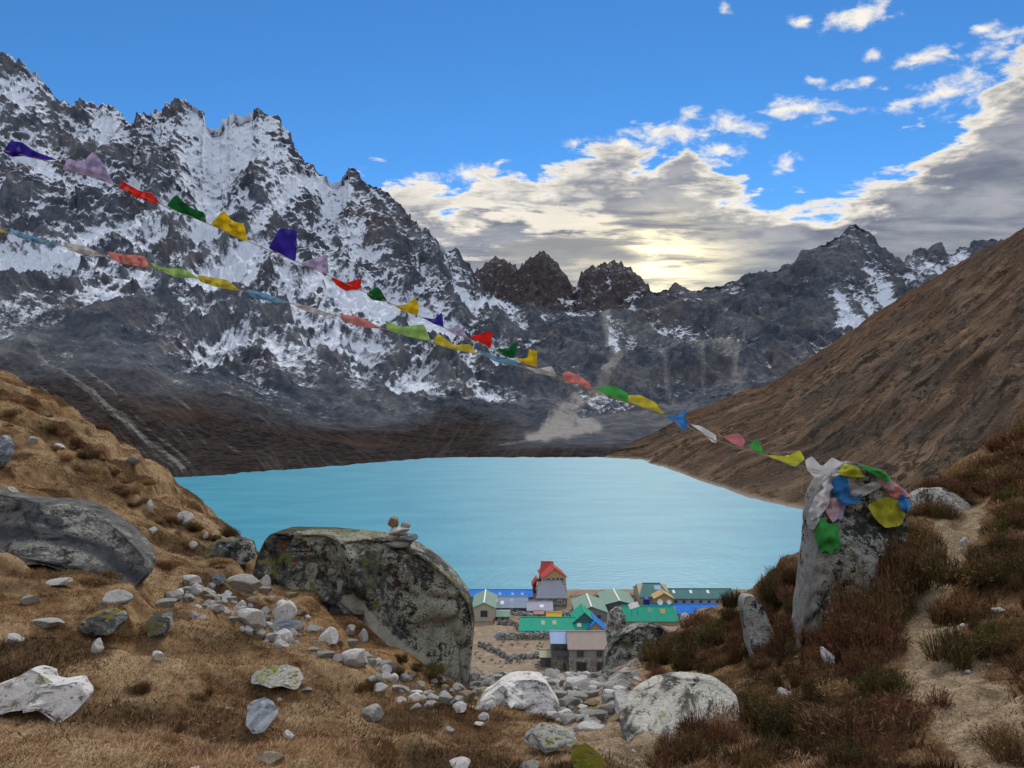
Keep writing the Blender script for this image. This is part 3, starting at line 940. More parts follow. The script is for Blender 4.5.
# ---------------------------------------------------------------- rocks
def rock_mat(name, ramp, lichen=(0.42, 0.43, 0.38), lich=0.5, ls=1.0, moss=0.0, green=(0.20, 0.20, 0.09), gamt=0.0, strata=0.0, bump=0.6, rust=0.0, veinc=((0.36, 0.35, 0.30), (0.58, 0.57, 0.51))):
    """Weathered gneiss: banded grey body, crusts of lichen, a little moss on flat tops. ls = size of the rock's features (1/m)."""
    m, T = new_mat(name)
    p = T.vm('ADD', T.objco(), T.vm('SCALE', (7.1, 3.3, 5.7), scale=T.mul(T.rnd(), 9.0)))
    n1 = T.noise(p, 1.1 * ls, 6, 0.62, 0.4)
    n2 = T.noise(p, 4.5 * ls, 7, 0.7, 0.3)
    n3 = T.noise(p, 22 * ls, 4, 0.7)
    px_, py_, pz_ = T.sep(p)
    sd_ = T.sub(T.mul(px_, 0.62), T.mul(pz_, 0.78))
    band = T.noise(T.comb(T.mul(sd_, 7.0 * ls), T.mul(py_, 1.2 * ls), T.mul(pz_, 1.0 * ls)), 1.0, 5, 0.62, 0.5)
    if strata:
        band = T.ss(band, 0.40, 0.60)
    f = T.add(T.mul(n2, 0.65 - 0.28 * strata), T.add(T.mul(n1, 0.35 - 0.02 * strata), T.mul(band, 0.3 * strata)))
    col = T.ramp(f, ramp)
    v = T.vor(p, 7.0 * ls, 'SMOOTH_F1')
    n0 = T.noise(p, 0.55 * ls, 3, 0.5, 0.6)
    lm = T.add(T.mul(n2, 0.5), T.add(T.mul(n3, 0.3), T.add(T.mul(n1, 0.2), T.mul(T.sub(n0, 0.5), 0.55))))
    lm = T.add(lm, 0.075)
    lf = T.ss(lm, 0.675 - 0.22 * lich, 0.705 - 0.22 * lich)
    col = T.mix(T.mul(lf, 0.85), col, T.mix(T.ss(n3, 0.36, 0.62), tuple(c_ * 0.6 for c_ in lichen), tuple(min(1, c_ * 1.15) for c_ in lichen)))
    dk = T.ss(T.add(T.mul(n2, 0.6), T.mul(n3, 0.4)), 0.465, 0.40)
    col = T.mix(T.mul(dk, 0.75), col, (0.035, 0.036, 0.036))
    if gamt:
        n4 = T.noise(T.vm('ADD', p, (4.4, 1.2, 8.8)), 1.6 * ls, 5, 0.6, 0.6)
        col = T.mix(T.mul(T.ss(T.add(n4, T.mul(T.sub(n2, 0.5), 0.5)), 0.60 - 0.1 * gamt, 0.66 - 0.1 * gamt), 0.85), col, green)
    if rust:
        n5 = T.noise(T.vm('ADD', p, (14.4, 3.2, 1.8)), 2.4 * ls, 4, 0.6, 0.5)
        col = T.mix(T.mul(T.ss(n5, 0.66, 0.7), rust), col, (0.30, 0.11, 0.04))
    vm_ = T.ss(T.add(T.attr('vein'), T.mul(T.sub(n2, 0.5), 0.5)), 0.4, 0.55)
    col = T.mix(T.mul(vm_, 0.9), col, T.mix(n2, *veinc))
    if moss:
        nz = T.sep(T.nrm())[2]
        mm = T.ss(T.add(nz, T.mul(T.sub(n2, 0.5), 1.2)), 1.05 - 0.5 * moss, 1.25 - 0.5 * moss)
        col = T.mix(mm, col, T.mix(n3, (0.07, 0.05, 0.022), (0.15, 0.14, 0.03)))
    hs = T.node('ShaderNodeHueSaturation')
    T.set(hs.inputs['Color'], col); T.set(hs.inputs['Value'], T.fmix(T.rnd(), 0.60, 1.08)); T.set(hs.inputs['Saturation'], T.fmix(T.m('FRACT', T.mul(T.rnd(), 5.7)), 0.8, 1.5))
    col = hs.outputs[0]
    h = T.add(T.mul(n2, 1.0), T.add(T.mul(n3, 0.45), T.mul(v, 0.25)))
    T.surface(col, 1.0, T.bump(h, bump, 0.10 / ls), 0.03)
    return m


DARKR = [(0.34, (0.022, 0.024, 0.026)), (0.45, (0.072, 0.076, 0.075)), (0.55, (0.165, 0.168, 0.158)), (0.68, (0.32, 0.32, 0.295))]
GREYR = [(0.28, (0.10, 0.105, 0.11)), (0.42, (0.23, 0.23, 0.225)), (0.54, (0.38, 0.375, 0.355)), (0.72, (0.54, 0.53, 0.50))]
PALER = [(0.28, (0.20, 0.19, 0.185)), (0.40, (0.43, 0.42, 0.41)), (0.50, (0.60, 0.59, 0.57)), (0.70, (0.72, 0.71, 0.69))]
BLUER = [(0.25, (0.07, 0.08, 0.10)), (0.45, (0.15, 0.17, 0.20)), (0.6, (0.24, 0.26, 0.29)), (0.78, (0.38, 0.40, 0.42))]
TANR = [(0.25, (0.13, 0.10, 0.07)), (0.45, (0.25, 0.20, 0.145)), (0.6, (0.36, 0.30, 0.22)), (0.78, (0.46, 0.40, 0.32))]
M_BIG = rock_mat('lichen_covered_gneiss', DARKR, lich=0.44, lichen=(0.46, 0.47, 0.41), ls=2.0, moss=0.2, gamt=0.05, rust=0.6, bump=1.0)
M_FLAG = rock_mat('flagged_boulder_stone', [(0.28, (0.025, 0.027, 0.028)), (0.46, (0.055, 0.060, 0.060)), (0.56, (0.15, 0.16, 0.15)), (0.68, (0.33, 0.34, 0.32))], lich=0.66, lichen=(0.54, 0.55, 0.52), ls=2.6, gamt=-0.2, rust=0.3, bump=0.9, veinc=((0.13, 0.14, 0.135), (0.72, 0.73, 0.70)))
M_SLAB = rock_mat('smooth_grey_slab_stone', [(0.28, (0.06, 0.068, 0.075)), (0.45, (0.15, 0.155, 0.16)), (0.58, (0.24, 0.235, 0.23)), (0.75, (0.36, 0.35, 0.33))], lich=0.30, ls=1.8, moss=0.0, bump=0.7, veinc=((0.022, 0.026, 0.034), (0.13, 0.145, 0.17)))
M_PALE = rock_mat('pale_granite', PALER, lich=0.1, lichen=(0.22, 0.23, 0.23), ls=4.0, bump=0.5)
M_PALEBIG = rock_mat('pale_lichen_granite', PALER, lich=0.15, lichen=(0.55, 0.55, 0.50), ls=2.2, gamt=0.05, rust=0.5, bump=0.7)
M_GREY = rock_mat('grey_granite', GREYR, lich=0.25, ls=4.0, bump=0.5)
M_BLUE = rock_mat('blue_grey_slate', BLUER, lich=0.15, ls=3.5, strata=0.8, bump=0.5)
M_TAN = rock_mat('tan_sandy_stone', TANR, lich=0.2, ls=4.0, bump=0.5)
M_MOSSY = rock_mat('moss_and_lichen_stone', GREYR, lich=0.55, ls=3.5, moss=0.25, gamt=0.2, green=(0.22, 0.26, 0.05), bump=0.6)
M_MOSS = rock_mat('green_moss_stone', [(0.3, (0.06, 0.07, 0.02)), (0.5, (0.13, 0.15, 0.04)), (0.7, (0.25, 0.27, 0.09))], lich=0.2, ls=4, moss=0.6, gamt=0.6, green=(0.20, 0.24, 0.05), bump=0.7)
M_DARKS = rock_mat('dark_half_buried_stone', DARKR, lich=0.3, ls=3.0, moss=0.35, bump=0.6)
M_PLATE = rock_mat('striped_lichen_slab', [(0.28, (0.10, 0.10, 0.095)), (0.42, (0.27, 0.265, 0.23)), (0.55, (0.42, 0.41, 0.36)), (0.75, (0.52, 0.51, 0.46))], lich=0.25, lichen=(0.50, 0.50, 0.44), ls=2.0, gamt=0.1, green=(0.25, 0.26, 0.12), strata=1.6, bump=0.9)
STONE_MATS = dict(p=M_PALE, g=M_GREY, b=M_BLUE, t=M_TAN, d=M_DARKS, m=M_MOSSY)


def ico(sub):
    bm = bmesh.new()
    bmesh.ops.create_icosphere(bm, subdivisions=sub, radius=1.0)
    v = np.array([x.co[:] for x in bm.verts])
    f = np.array([[q.index for q in x.verts] for x in bm.faces])
    bm.free()
    return v, f


ICO = {k: ico(k) for k in (3, 4, 5, 6)}


def outline_rock(name, poly, depth_px, thick, mat, label, cat='boulder', sub=6, rough=0.06, facets=5, seed=0, lean=0.35, sq=0.6, veins=(), Y=None, group=None, sink=0.0, down=0.0):
    """A boulder whose outline seen from the path is poly; it stands where the ground is at pixel depth_px and is thick metres deep."""
    rs = np.random.RandomState(seed + 77)
    if Y is None:
        Y = hit(*depth_px).y
    if thick <= 0.5:
        Y -= 0.75 * thick
    Yc = Y + thick * 0.5
    Yo = Y + thick * 0.22
    pw = at([p[0] for p in poly], [p[1] for p in poly], Yo)
    pts = pw[:, [0, 2]]
    # resample outline finely
    nxt = np.roll(pts, -1, 0)
    fine = np.concatenate([pts[i] + (nxt[i] - pts[i]) * np.linspace(0, 1, 24, endpoint=False)[:, None] for i in range(len(pts))])
    c = np.array([(fine[:, 0].min() + fine[:, 0].max()) / 2, (fine[:, 1].min() + fine[:, 1].max()) / 2])
    c = 0.5 * c + 0.5 * fine.mean(0)
    d = fine - c
    ang = np.arctan2(d[:, 1], d[:, 0]); rad = np.hypot(d[:, 0], d[:, 1])
    tab = np.linspace(-math.pi, math.pi, 361)
    Rt = np.zeros(361)
    for i, a in enumerate(tab):
        da = np.abs((ang - a + math.pi) % (2 * math.pi) - math.pi)
        k = da < 0.06
        Rt[i] = rad[k].max() if k.any() else rad[np.argmin(da)]
    Rt = np.convolve(np.concatenate([Rt[-4:-1], Rt, Rt[1:4]]), np.ones(3) / 3, 'same')[3:-3]
    size = float(Rt.mean())
    v, f = ICO[sub]
    rho = np.sqrt(v[:, 0] ** 2 + v[:, 2] ** 2)
    th = np.arctan2(v[:, 2], v[:, 0])
    Rr = np.interp(th, tab, Rt) * rho ** sq
    co = np.stack([Rr * np.cos(th), thick * 0.5 * np.sign(v[:, 1]) * np.abs(v[:, 1]) ** 0.85, Rr * np.sin(th)], -1)
    # broad fracture planes cut back the visible side (the outline stays)
    front = co[:, 1].copy()
    for k in range(facets):
        a_, b_ = rs.normal() * 0.75, rs.normal() * 0.6 - 0.25
        cx_, cz_ = rs.uniform(-0.55, 0.55) * size, rs.uniform(-0.5, 0.6) * size
        off = thick * 0.5 * rs.uniform(0.55, 0.95)
        sl = thick / (2 * size)
        pl = -off + (a_ * (co[:, 0] - cx_) + b_ * (cz_ - co[:, 2])) * sl
        front = np.where(co[:, 1] < 0, np.maximum(front, np.minimum(pl, -0.02 * thick)), front)
    co[:, 1] = front
    nn = co / (np.linalg.norm(co, axis=1, keepdims=True) + 1e-9)
    q = co / size + seed * 3.7
    # ledges, cracks and chipped grain
    qw = q + 0.35 * np.stack([fbm(q * 1.1 + 3, 2), fbm(q * 1.1 + 13, 2), fbm(q * 1.1 + 23, 2)], -1)
    st = qw @ np.array([0.35, 0.25, 0.9]) * 3.2 + 0.5 * fbm(q * 1.5 + 71, 3)
    fr_ = st - np.floor(st)
    ledge = sstep(fr_, 0.0, 0.22) - fr_
    crack = -np.exp(-(np.abs(perlin(qw * np.array([1.6, 1.6, 1.0]) + 17)) / 0.035) ** 2)
    dis = 1.1 * fbm(q * 0.95 + 2, 2) + 0.8 * fbm(q * 1.5, 4, 0.55) + 0.55 * ledge + 0.5 * crack + 0.8 * (ridged(qw * np.array([1.5, 1.5, 2.6]) + 5, 6, 0.62) - 0.4) + 0.40 * fbm(q * 7, 5, 0.7)
    face = np.clip(-v[:, 1] + 0.35, 0.25, 1)
    dv = nn * (dis * rough * size * face)[:, None]
    dv[:, [0, 2]] *= (1 - 0.55 * rho ** 6)[:, None]
    co = co + dv
    co[:, 1] -= (rho < 0.97) * (1.5 * (dis - dis.mean()) * rough * size)
    co[:, 1] += lean * (co[:, 2]) * thick / (2 * size)
    zmin = co[:, 2].min()
    if down:
        low = sstep(-co[:, 2], 0.0, -zmin)
        co[:, 2] -= low * down
    # keep the outline's true size although the near side bulges forward
    tx0, tx1 = min(p[0] for p in poly), max(p[0] for p in poly); ty0, ty1 = min(p[1] for p in poly), max(p[1] for p in poly)
    for _ in range(3):
        w = co + np.array([c[0], Yc, c[1]])
        qx = 512 + F * w[:, 0] / w[:, 1]; qy = 400 - F * w[:, 2] / w[:, 1]
        mm = Yc / F
        kx = (tx1 - tx0) / (qx.max() - qx.min())
        co[:, 0] = co[:, 0] * kx + ((tx0 + tx1) - (qx.min() + qx.max())) / 2 * mm
        if not down:
            kz = (ty1 - ty0) / (qy.max() - qy.min())
            co[:, 2] = co[:, 2] * kz
            co[:, 2] -= ((ty0 + ty1) - (qy.min() + qy.max())) / 2 * mm
        else:
            co[:, 2] += (qy.min() - ty0) * mm
    # pixel position of each vertex for veins painted by mineral bands
    vein = np.zeros(len(co))
    w = co + np.array([c[0], Yc, c[1]])
    px = 512 + F * w[:, 0] / w[:, 1]; py = 400 - F * w[:, 2] / w[:, 1]
    for line, wd, *am in veins:
        vein = np.maximum(vein, (am[0] if am else 1.0) * np.exp(-(polydist(px, py, line) / wd) ** 2))
    base = co[:, 2].min()
    co[:, 2] -= base
    me = raw_mesh(name, co, f.ravel(), 3, mat, smooth=False if sub < 5 else True, attrs=dict(vein=vein))
    o = link(name, me, loc=(float(c[0]), float(Yc), float(c[1] + base - sink)))
    tag(o, label, cat, group)
    return o


BIG = outline_rock('boulder', [(254, 560), (258, 540), (263, 528), (285, 527), (310, 526), (340, 527), (370, 528), (398, 533), (420, 546), (440, 562), (457, 580), (471, 600), (475, 620), (471, 640), (466, 662), (450, 676), (432, 678), (415, 672), (398, 662), (376, 645), (362, 625), (345, 610), (318, 603), (300, 590), (275, 584)],
                   (455, 690), 3.4, M_BIG, 'huge dark boulder crusted with pale lichen, with a small cairn on its top', seed=1, rough=0.10, facets=4, lean=0.15, down=0.5, Y=8.9,
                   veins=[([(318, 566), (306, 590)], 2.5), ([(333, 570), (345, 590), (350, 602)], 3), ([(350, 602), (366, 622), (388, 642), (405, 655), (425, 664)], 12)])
outline_rock('boulder', [(-95, 560), (-90, 510), (-50, 492), (0, 497), (18, 496), (48, 498), (72, 508), (95, 522), (118, 538), (140, 556), (154, 570), (158, 584), (140, 588), (122, 578), (112, 564), (85, 562), (50, 560), (20, 562), (0, 566), (-40, 580)],
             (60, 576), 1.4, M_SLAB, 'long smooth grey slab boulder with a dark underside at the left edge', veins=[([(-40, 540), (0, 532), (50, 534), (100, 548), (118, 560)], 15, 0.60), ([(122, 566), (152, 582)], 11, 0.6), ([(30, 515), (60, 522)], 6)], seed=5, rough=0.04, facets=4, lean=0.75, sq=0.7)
outline_rock('boulder', [(476, 708), (480, 698), (490, 690), (498, 680), (508, 673), (522, 670), (536, 670), (548, 675), (554, 688), (560, 702), (560, 716), (548, 720), (534, 718), (515, 712), (495, 710)],
             (520, 716), 0.8, M_PALEBIG, 'largest white angular boulder, at the head of the rubble gully', seed=8, rough=0.08, lean=0.3, sub=6, facets=7)
PLATE = outline_rock('boulder', [(618, 722), (630, 702), (645, 688), (662, 678), (684, 673), (706, 674), (728, 680), (738, 692), (736, 712), (716, 738), (690, 756), (660, 766), (640, 764), (628, 752), (619, 736)],
             (668, 738), 0.55, M_PLATE, 'slanting pale slab boulder with dark stripes, half covered by heath', seed=14, rough=0.05, lean=1.3, sub=5, facets=9, sq=0.45)
outline_rock('boulder', [(600, 668), (604, 648), (612, 637), (624, 628), (642, 621), (662, 621), (676, 630), (672, 648), (652, 664), (636, 682), (620, 690), (606, 688)],
             (640, 680), 1.4, M_BIG, 'dark lichen-mottled outcrop beside the front village house', seed=21, rough=0.16, lean=0.4, sub=5, Y=13.0, down=0.5)
outline_rock('boulder', [(737, 600), (741, 592), (752, 592), (764, 602), (773, 620), (780, 642), (782, 662), (768, 668), (752, 655), (740, 640)],
             (765, 660), 0.9, M_FLAG, 'narrow pale lichened rock left of the flag-draped boulder', seed=25, rough=0.05, lean=0.25, sub=5, down=0.2)
FLAGB = outline_rock('boulder', [(789, 640), (791, 615), (796, 590), (804, 550), (810, 515), (818, 490), (828, 474), (842, 465), (856, 461), (872, 465), (890, 473), (902, 486), (907, 505), (905, 530), (900, 552), (884, 572), (862, 590), (845, 612), (830, 640), (808, 650)],
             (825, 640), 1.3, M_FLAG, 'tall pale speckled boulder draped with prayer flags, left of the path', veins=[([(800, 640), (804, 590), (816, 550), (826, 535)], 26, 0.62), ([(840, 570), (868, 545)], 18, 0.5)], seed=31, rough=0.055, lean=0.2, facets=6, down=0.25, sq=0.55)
outline_rock('boulder', [(906, 510), (912, 495), (925, 488), (946, 487), (958, 494), (970, 506), (966, 516), (935, 520)],
             (935, 515), 0.7, M_FLAG, 'low lichened rock on the crest behind the flag-draped boulder', seed=33, rough=0.06, sub=5)
outline_rock('boulder', [(-30, 700), (-10, 684), (6, 676), (20, 664), (34, 668), (44, 678), (60, 682), (82, 679), (88, 688), (97, 694), (92, 706), (80, 720), (64, 712), (50, 706), (20, 708), (0, 714), (-20, 716)],
             (50, 712), 0.35, M_PALEBIG, 'white angular stone with yellow lichen low on the left', seed=41, rough=0.07, sub=5, lean=0.7, facets=12)
outline_rock('boulder', [(204, 552), (210, 540), (222, 536), (240, 537), (252, 542), (258, 556), (250, 564), (225, 562)],
             (230, 562), 0.8, M_BIG, 'dark mottled boulder just left of the huge boulder', seed=43, rough=0.07, sub=5)
outline_rock('boulder', [(524, 738), (530, 728), (542, 722), (556, 723), (568, 730), (576, 738), (570, 747), (550, 750), (532, 748)],
             (550, 748), 0.3, M_MOSSY, 'speckled stone with green moss on top in front of the white boulder', cat='stone', seed=47, rough=0.05, sub=5, lean=0.5)
outline_rock('boulder', [(570, 758), (578, 748), (588, 744), (598, 752), (606, 764), (604, 776), (585, 778), (574, 772)],
             (588, 764), 0.3, M_MOSS, 'bright green mossy hump at the bottom beside the path', cat='stone', seed=49, rough=0.06, sub=5, lean=0.5)
outline_rock('boulder', [(-16, 470), (-14, 440), (0, 435), (9, 442), (13, 455), (8, 466), (-4, 472)], (5, 467), 0.5, M_BLUE, 'bluish boulder cut by the left picture edge, above the grey slab', seed=53, rough=0.06, sub=5, lean=0.3)
outline_rock('boulder', [(-10, 502), (-6, 490), (8, 486), (18, 492), (20, 502), (8, 508)], (6, 505), 0.4, M_GREY, 'light grey stone peeping over the left slab boulder', cat='stone', seed=55, rough=0.06, sub=4, lean=0.3)
outline_rock('boulder', [(80, 622), (86, 612), (100, 607), (118, 611), (130, 620), (128, 630), (104, 634), (86, 630)], (105, 630), 0.4, M_DARKS, 'dark half-buried stone in the turf below the left slab', cat='stone', seed=57, rough=0.06, sub=4, lean=0.6)
outline_rock('boulder', [(146, 622), (152, 612), (164, 610), (172, 618), (176, 632), (168, 636), (158, 626)], (163, 632), 0.35, M_DARKS, 'small dark curved stone at the turf step', cat='stone', seed=59, rough=0.06, sub=4, lean=0.5)
outline_rock('boulder', [(253, 672), (262, 667), (280, 665), (296, 670), (305, 680), (304, 687), (290, 684), (270, 682), (256, 680)], (280, 683), 0.3, M_MOSSY, 'flat greenish-white lichened slab in the turf below the stone heap', cat='stone', seed=61, rough=0.05, sub=5, lean=1.0)
outline_rock('boulder', [(248, 702), (256, 698), (270, 704), (280, 716), (276, 728), (268, 730), (256, 718)], (265, 728), 0.25, M_BLUE, 'tilted blue-grey slab with parallel bands', cat='stone', seed=63, rough=0.03, sub=5, lean=0.8)
outline_rock('boulder', [(613, 708), (616, 692), (626, 690), (636, 696), (632, 712), (622, 718)], (624, 714), 0.5, M_PALEBIG, 'pale block leaning on the striped slab', cat='stone', seed=65, rough=0.05, sub=4)
outline_rock('boulder', [(656, 748), (660, 736), (664, 724), (668, 728), (666, 742), (660, 752)], (661, 750), 0.12, M_PALEBIG, 'thin upright stone below the striped slab', cat='stone', seed=66, rough=0.04, sub=4)
outline_rock('boulder', [(820, 670), (819, 655), (823, 645), (831, 650), (835, 664), (831, 673)], (827, 671), 0.3, M_PALE, 'small upright pale stone at the foot of the flag-draped boulder', cat='stone', seed=67, rough=0.05, sub=4)
outline_rock('boulder', [(604, 640), (606, 622), (611, 609), (618, 605), (625, 610), (628, 624), (627, 640)], (0, 0), 4.0, M_FLAG, 'tall grey rubble outcrop among the village roofs', seed=71, rough=0.22, sub=5, Y=182.0, down=1.0, facets=14)

# ---------------------------------------------------------------- loose stones (each one a thing; shapes shared)
def stone_mesh(seed, sub=3, rounded=False):
    rs = np.random.RandomState(seed)
    v, f = ICO[sub]
    co = v * np.array([1.0, 0.75 + 0.3 * rs.rand(), 0.5 + 0.3 * rs.rand()])
    for k in range(14 if rounded else 9):
        n = rs.normal(size=3); n /= np.linalg.norm(n)
        s = co @ n
        lim = s.max() * ((0.68 + 0.27 * rs.rand()) if rounded else (0.45 + 0.35 * rs.rand()))
        co = co - (np.maximum(s - lim, 0) * 1.0)[:, None] * n
    nn = co / np.linalg.norm(co, axis=1, keepdims=True)
    co = co + nn * (0.045 * fbm(co * 2.3 + seed, 3) + 0.025 * fbm(co * 7 + seed, 2))[:, None]
    co = co / np.abs(co).max(0)          # unit half extents
    return co, f


STONES = {}
for key, mt in STONE_MATS.items():
    STONES[key] = []
    for s in range(6):
        co, f = stone_mesh(s * 13 + ord(key), 4 if s < 4 else 3)
        STONES[key].append(raw_mesh('stone', co, f.ravel(), 3, mt, smooth=False))
rnd = random.Random(5)


STONE_PX, STONE_OB = [], []


def stone(px, py, w, h, tone, label, group=None, Y=None, sink=0.37, rz=None, flat=None):
    """px, py: middle of the stone's lower edge in the photograph; w, h its size there in pixels."""
    g = hit(px, py) if Y is None else None
    if g is None and Y is None:
        return None
    Yd = g.y if Y is None else Y
    m = Yd / F
    sx = w * m / 2
    STONE_PX.append(w * h)
    sy = sx * rnd.uniform(0.7, 0.95)
    # seen from above: apparent height = 2*sz + part of the depth
    tilt = abs(g.z) / Yd if g else 0.3
    sz = max(0.30 * sx, (h * m - 1.0 * sy * tilt) / 2 * 1.3)
    me = rnd.choice(STONES[tone])
    o = link('stone', me)
    x = g.x; y = g.y + sy * 0.8
    z = gz(x, y)
    o.location = (x, y, z + sz * (1 - 2 * sink))
    o.scale = (sx, sy, sz)
    o.rotation_euler = (rnd.uniform(-0.12, 0.12), rnd.uniform(-0.15, 0.15), rnd.uniform(-0.5, 0.5) if rz is None else rz)
    tag(o, label, 'stone', group)
    STONE_OB.append(o)
    return o


for a in [
    (106, 604, 38, 18, 'p', 'pale stone with a dark crack just below the left slab boulder'), (24, 605, 22, 12, 'g', 'round grey stone below the left slab'), (42, 634, 32, 13, 'g', 'flat grey stone right of a small white one at the left edge'),
    (8, 644, 26, 14, 'p', 'white stone at the left picture edge above the lichened one'), (97, 653, 18, 19, 'p', 'single bluish-white stone standing on bare turf'), (155, 662, 13, 13, 'p', 'lone small white stone in the middle of the left turf'),
    (52, 586, 27, 8, 'p', 'flat pale stone under the left slab boulder'), (178, 523, 24, 14, 'p', 'white stone high on the left slope near the lake edge'), (150, 511, 10, 13, 'p', 'small upright white stone high on the left slope'),
    (152, 534, 15, 9, 'p', 'rounded cream stone on the left slope'), (190, 548, 12, 8, 'p', 'small white stone left of the dark mottled boulder'), (203, 539, 8, 8, 'p', 'little pale stone above the dark mottled boulder'),
    (170, 601, 18, 11, 'g', 'grey stone at the left end of the stone heap'), (372, 722, 28, 22, 'g', 'light grey block on the turf below the huge boulder'), (266, 766, 34, 19, 't', 'tan flat stone at the bottom edge'),
    (288, 739, 14, 13, 'p', 'small white stone right of the banded slab'), (196, 771, 16, 8, 'p', 'pale stone cut by the bottom edge'), (450, 733, 12, 8, 'p', 'small white stone on turf left of the mossy stone'),
    (479, 728, 12, 6, 'p', 'flat white chip on turf above the mossy stone'), (531, 773, 34, 10, 'g', 'flat grey stone cut by the bottom edge beside the green hump'), (456, 771, 26, 8, 'p', 'flat white stone cut by the bottom edge'),
    (569, 708, 26, 16, 'g', 'rounded grey stone right of the white boulder'), (592, 706, 24, 9, 't', 'long tan stone in the gully'), (593, 717, 32, 13, 'g', 'long flat grey stone across the top of the trail'),
    (570, 724, 28, 18, 'g', 'broad grey stone between the white boulder and the trail'), (593, 730, 32, 13, 'p', 'flat pale stone stepping down into the trail'), (551, 678, 15, 20, 'p', 'yellowish upright stone behind the white boulder'),
    (611, 690, 18, 12, 'p', 'rounded cream stone at the foot of the dark outcrop'), (851, 673, 22, 10, 'p', 'flat bluish-white stone beside the upright one'), (787, 697, 18, 14, 'p', 'white wedge-shaped stone in a bare patch of the heath'),
    (826, 757, 20, 18, 'p', 'pale stone in heath near the bottom'), (740, 694, 14, 6, 'p', 'small pale stone behind the striped slab'), (877, 656, 10, 20, 'g', 'narrow grey stone at the left edge of the right-hand path'),
    (966, 546, 9, 10, 'p', 'small white stone at the right edge of the upper path'), (980, 463, 12, 9, 'p', 'pale stone among the heath on the upper right crest'), (1000, 490, 16, 8, 'p', 'flat pale stone in heath right of the upper path'), (982, 443, 12, 8, 'g', 'grey stone on the right skyline crest'), (1010, 455, 12, 7, 'p', 'pale stone near the right edge crest'),
    (684, 622, 16, 12, 'p', 'white stone beside a bush on the crest above the dark outcrop'), (652, 657, 10, 7, 'p', 'tiny pale stone in the bushes above the striped slab'), (1002, 612, 14, 6, 'p', 'pale chip in heath right of the path'),
    (55, 447, 16, 6, 'p', 'pale stone high on the left grassy rise'), (30, 443, 12, 7, 'g', 'grey stone low on the left grassy rise'), (130, 462, 14, 9, 'm', 'greenish stone on the left skyline above the lake'), (85, 454, 12, 6, 'p', 'pale stone amid the left grassy rise'),
]:
    stone(*a)
HEAP = [(188, 586, 16, 10), (180, 592, 18, 8), (197, 595, 16, 14), (215, 585, 14, 10, 'b'), (208, 594, 10, 8), (186, 600, 14, 8), (241, 592, 30, 20), (261, 586, 13, 12), (263, 594, 12, 8), (163, 608, 18, 10), (193, 619, 10, 8), (203, 620, 11, 7),
        (213, 612, 14, 10), (226, 614, 12, 8), (237, 610, 12, 12), (246, 627, 25, 20), (264, 616, 12, 12), (279, 620, 25, 17), (284, 608, 16, 9), (278, 631, 38, 11, 'b'), (299, 630, 11, 9), (259, 636, 14, 10), (268, 642, 17, 11), (279, 640, 19, 12), (281, 648, 15, 9),
        (289, 643, 10, 8), (297, 616, 12, 6, 't'), (248, 634, 12, 8), (222, 600, 12, 8), (230, 603, 10, 7), (252, 603, 14, 8, 't'), (205, 606, 12, 7), (196, 608, 10, 6), (173, 597, 12, 7), (271, 603, 12, 7, 't'), (288, 598, 14, 6, 't'), (255, 614, 10, 7), (240, 617, 9, 6), (232, 622, 9, 6), (268, 626, 10, 7), (292, 636, 9, 6), (308, 620, 8, 5)]
for a in HEAP:
    w, h = a[2], a[3]
    tone = a[4] if len(a) > 4 else rnd.choice('pppg')
    big = w * h > 300
    lab = {'b': 'dark blue-grey stone among the white stones of the heap' if w > 20 else 'bluish stone at the top of the pale stone heap'}.get(tone, 'larger whitish stone in the heap on the turf left of the huge boulder' if big else 'small whitish stone in the loose heap left of the huge boulder')
    stone(a[0], a[1], w * 1.2, h * 1.2, tone, lab, 'pale stones heaped on the turf')
for i in range(48):
    t = rnd.random()
    px = 180 + 120 * t + rnd.uniform(-22, 22); py = 590 + 50 * t + rnd.uniform(-10, 10)
    w = rnd.uniform(6, 13)
    stone(px, py, w, w * rnd.uniform(0.55, 0.85), rnd.choice('pppgt'), 'small whitish stone in the loose heap left of the huge boulder', 'pale stones heaped on the turf')
for a in [(313, 632, 22, 9), (326, 642, 21, 18), (350, 636, 14, 12), (350, 647, 15, 11), (361, 641, 12, 14), (339, 645, 8, 8, 't'), (352, 668, 30, 24), (322, 658, 24, 9), (335, 660, 16, 9), (312, 652, 12, 7), (318, 645, 7, 5), (366, 662, 14, 10, 'g'),
          (385, 672, 22, 15, 'g'), (378, 692, 19, 11), (400, 692, 19, 12), (412, 700, 17, 10), (375, 680, 14, 9, 'b'), (390, 682, 14, 9), (405, 682, 14, 10, 'g'), (420, 690, 16, 12, 't'), (432, 698, 15, 11, 'g'), (445, 704, 15, 12), (457, 713, 18, 10), (464, 701, 22, 15, 't'), (477, 695, 15, 11), (444, 694, 11, 12, 't'), (474, 686, 15, 16, 'g'), (488, 682, 13, 11), (430, 708, 18, 9), (416, 710, 14, 8), (398, 702, 16, 9), (440, 684, 12, 10, 'g'), (456, 690, 14, 9), (306, 693, 13, 6), (278, 702, 7, 5), (198, 640, 7, 7)]:
    tone = a[4] if len(a) > 4 else rnd.choice('pppg')
    stone(a[0], a[1], a[2], a[3], tone, 'loose pale stone scattered along the foot of the huge boulder', 'stones at the foot of the huge boulder')
for i in range(40):
    px = rnd.uniform(545, 626); py = rnd.uniform(694, 738)
    if px > 600 and py > 715:
        px -= 50
    w = rnd.uniform(8, 24)
    stone(px, py, w, w * rnd.uniform(0.45, 0.75), rnd.choice('ppgg'), 'weathered stone in the rubble gully above the village', 'rubble stones in the gully')
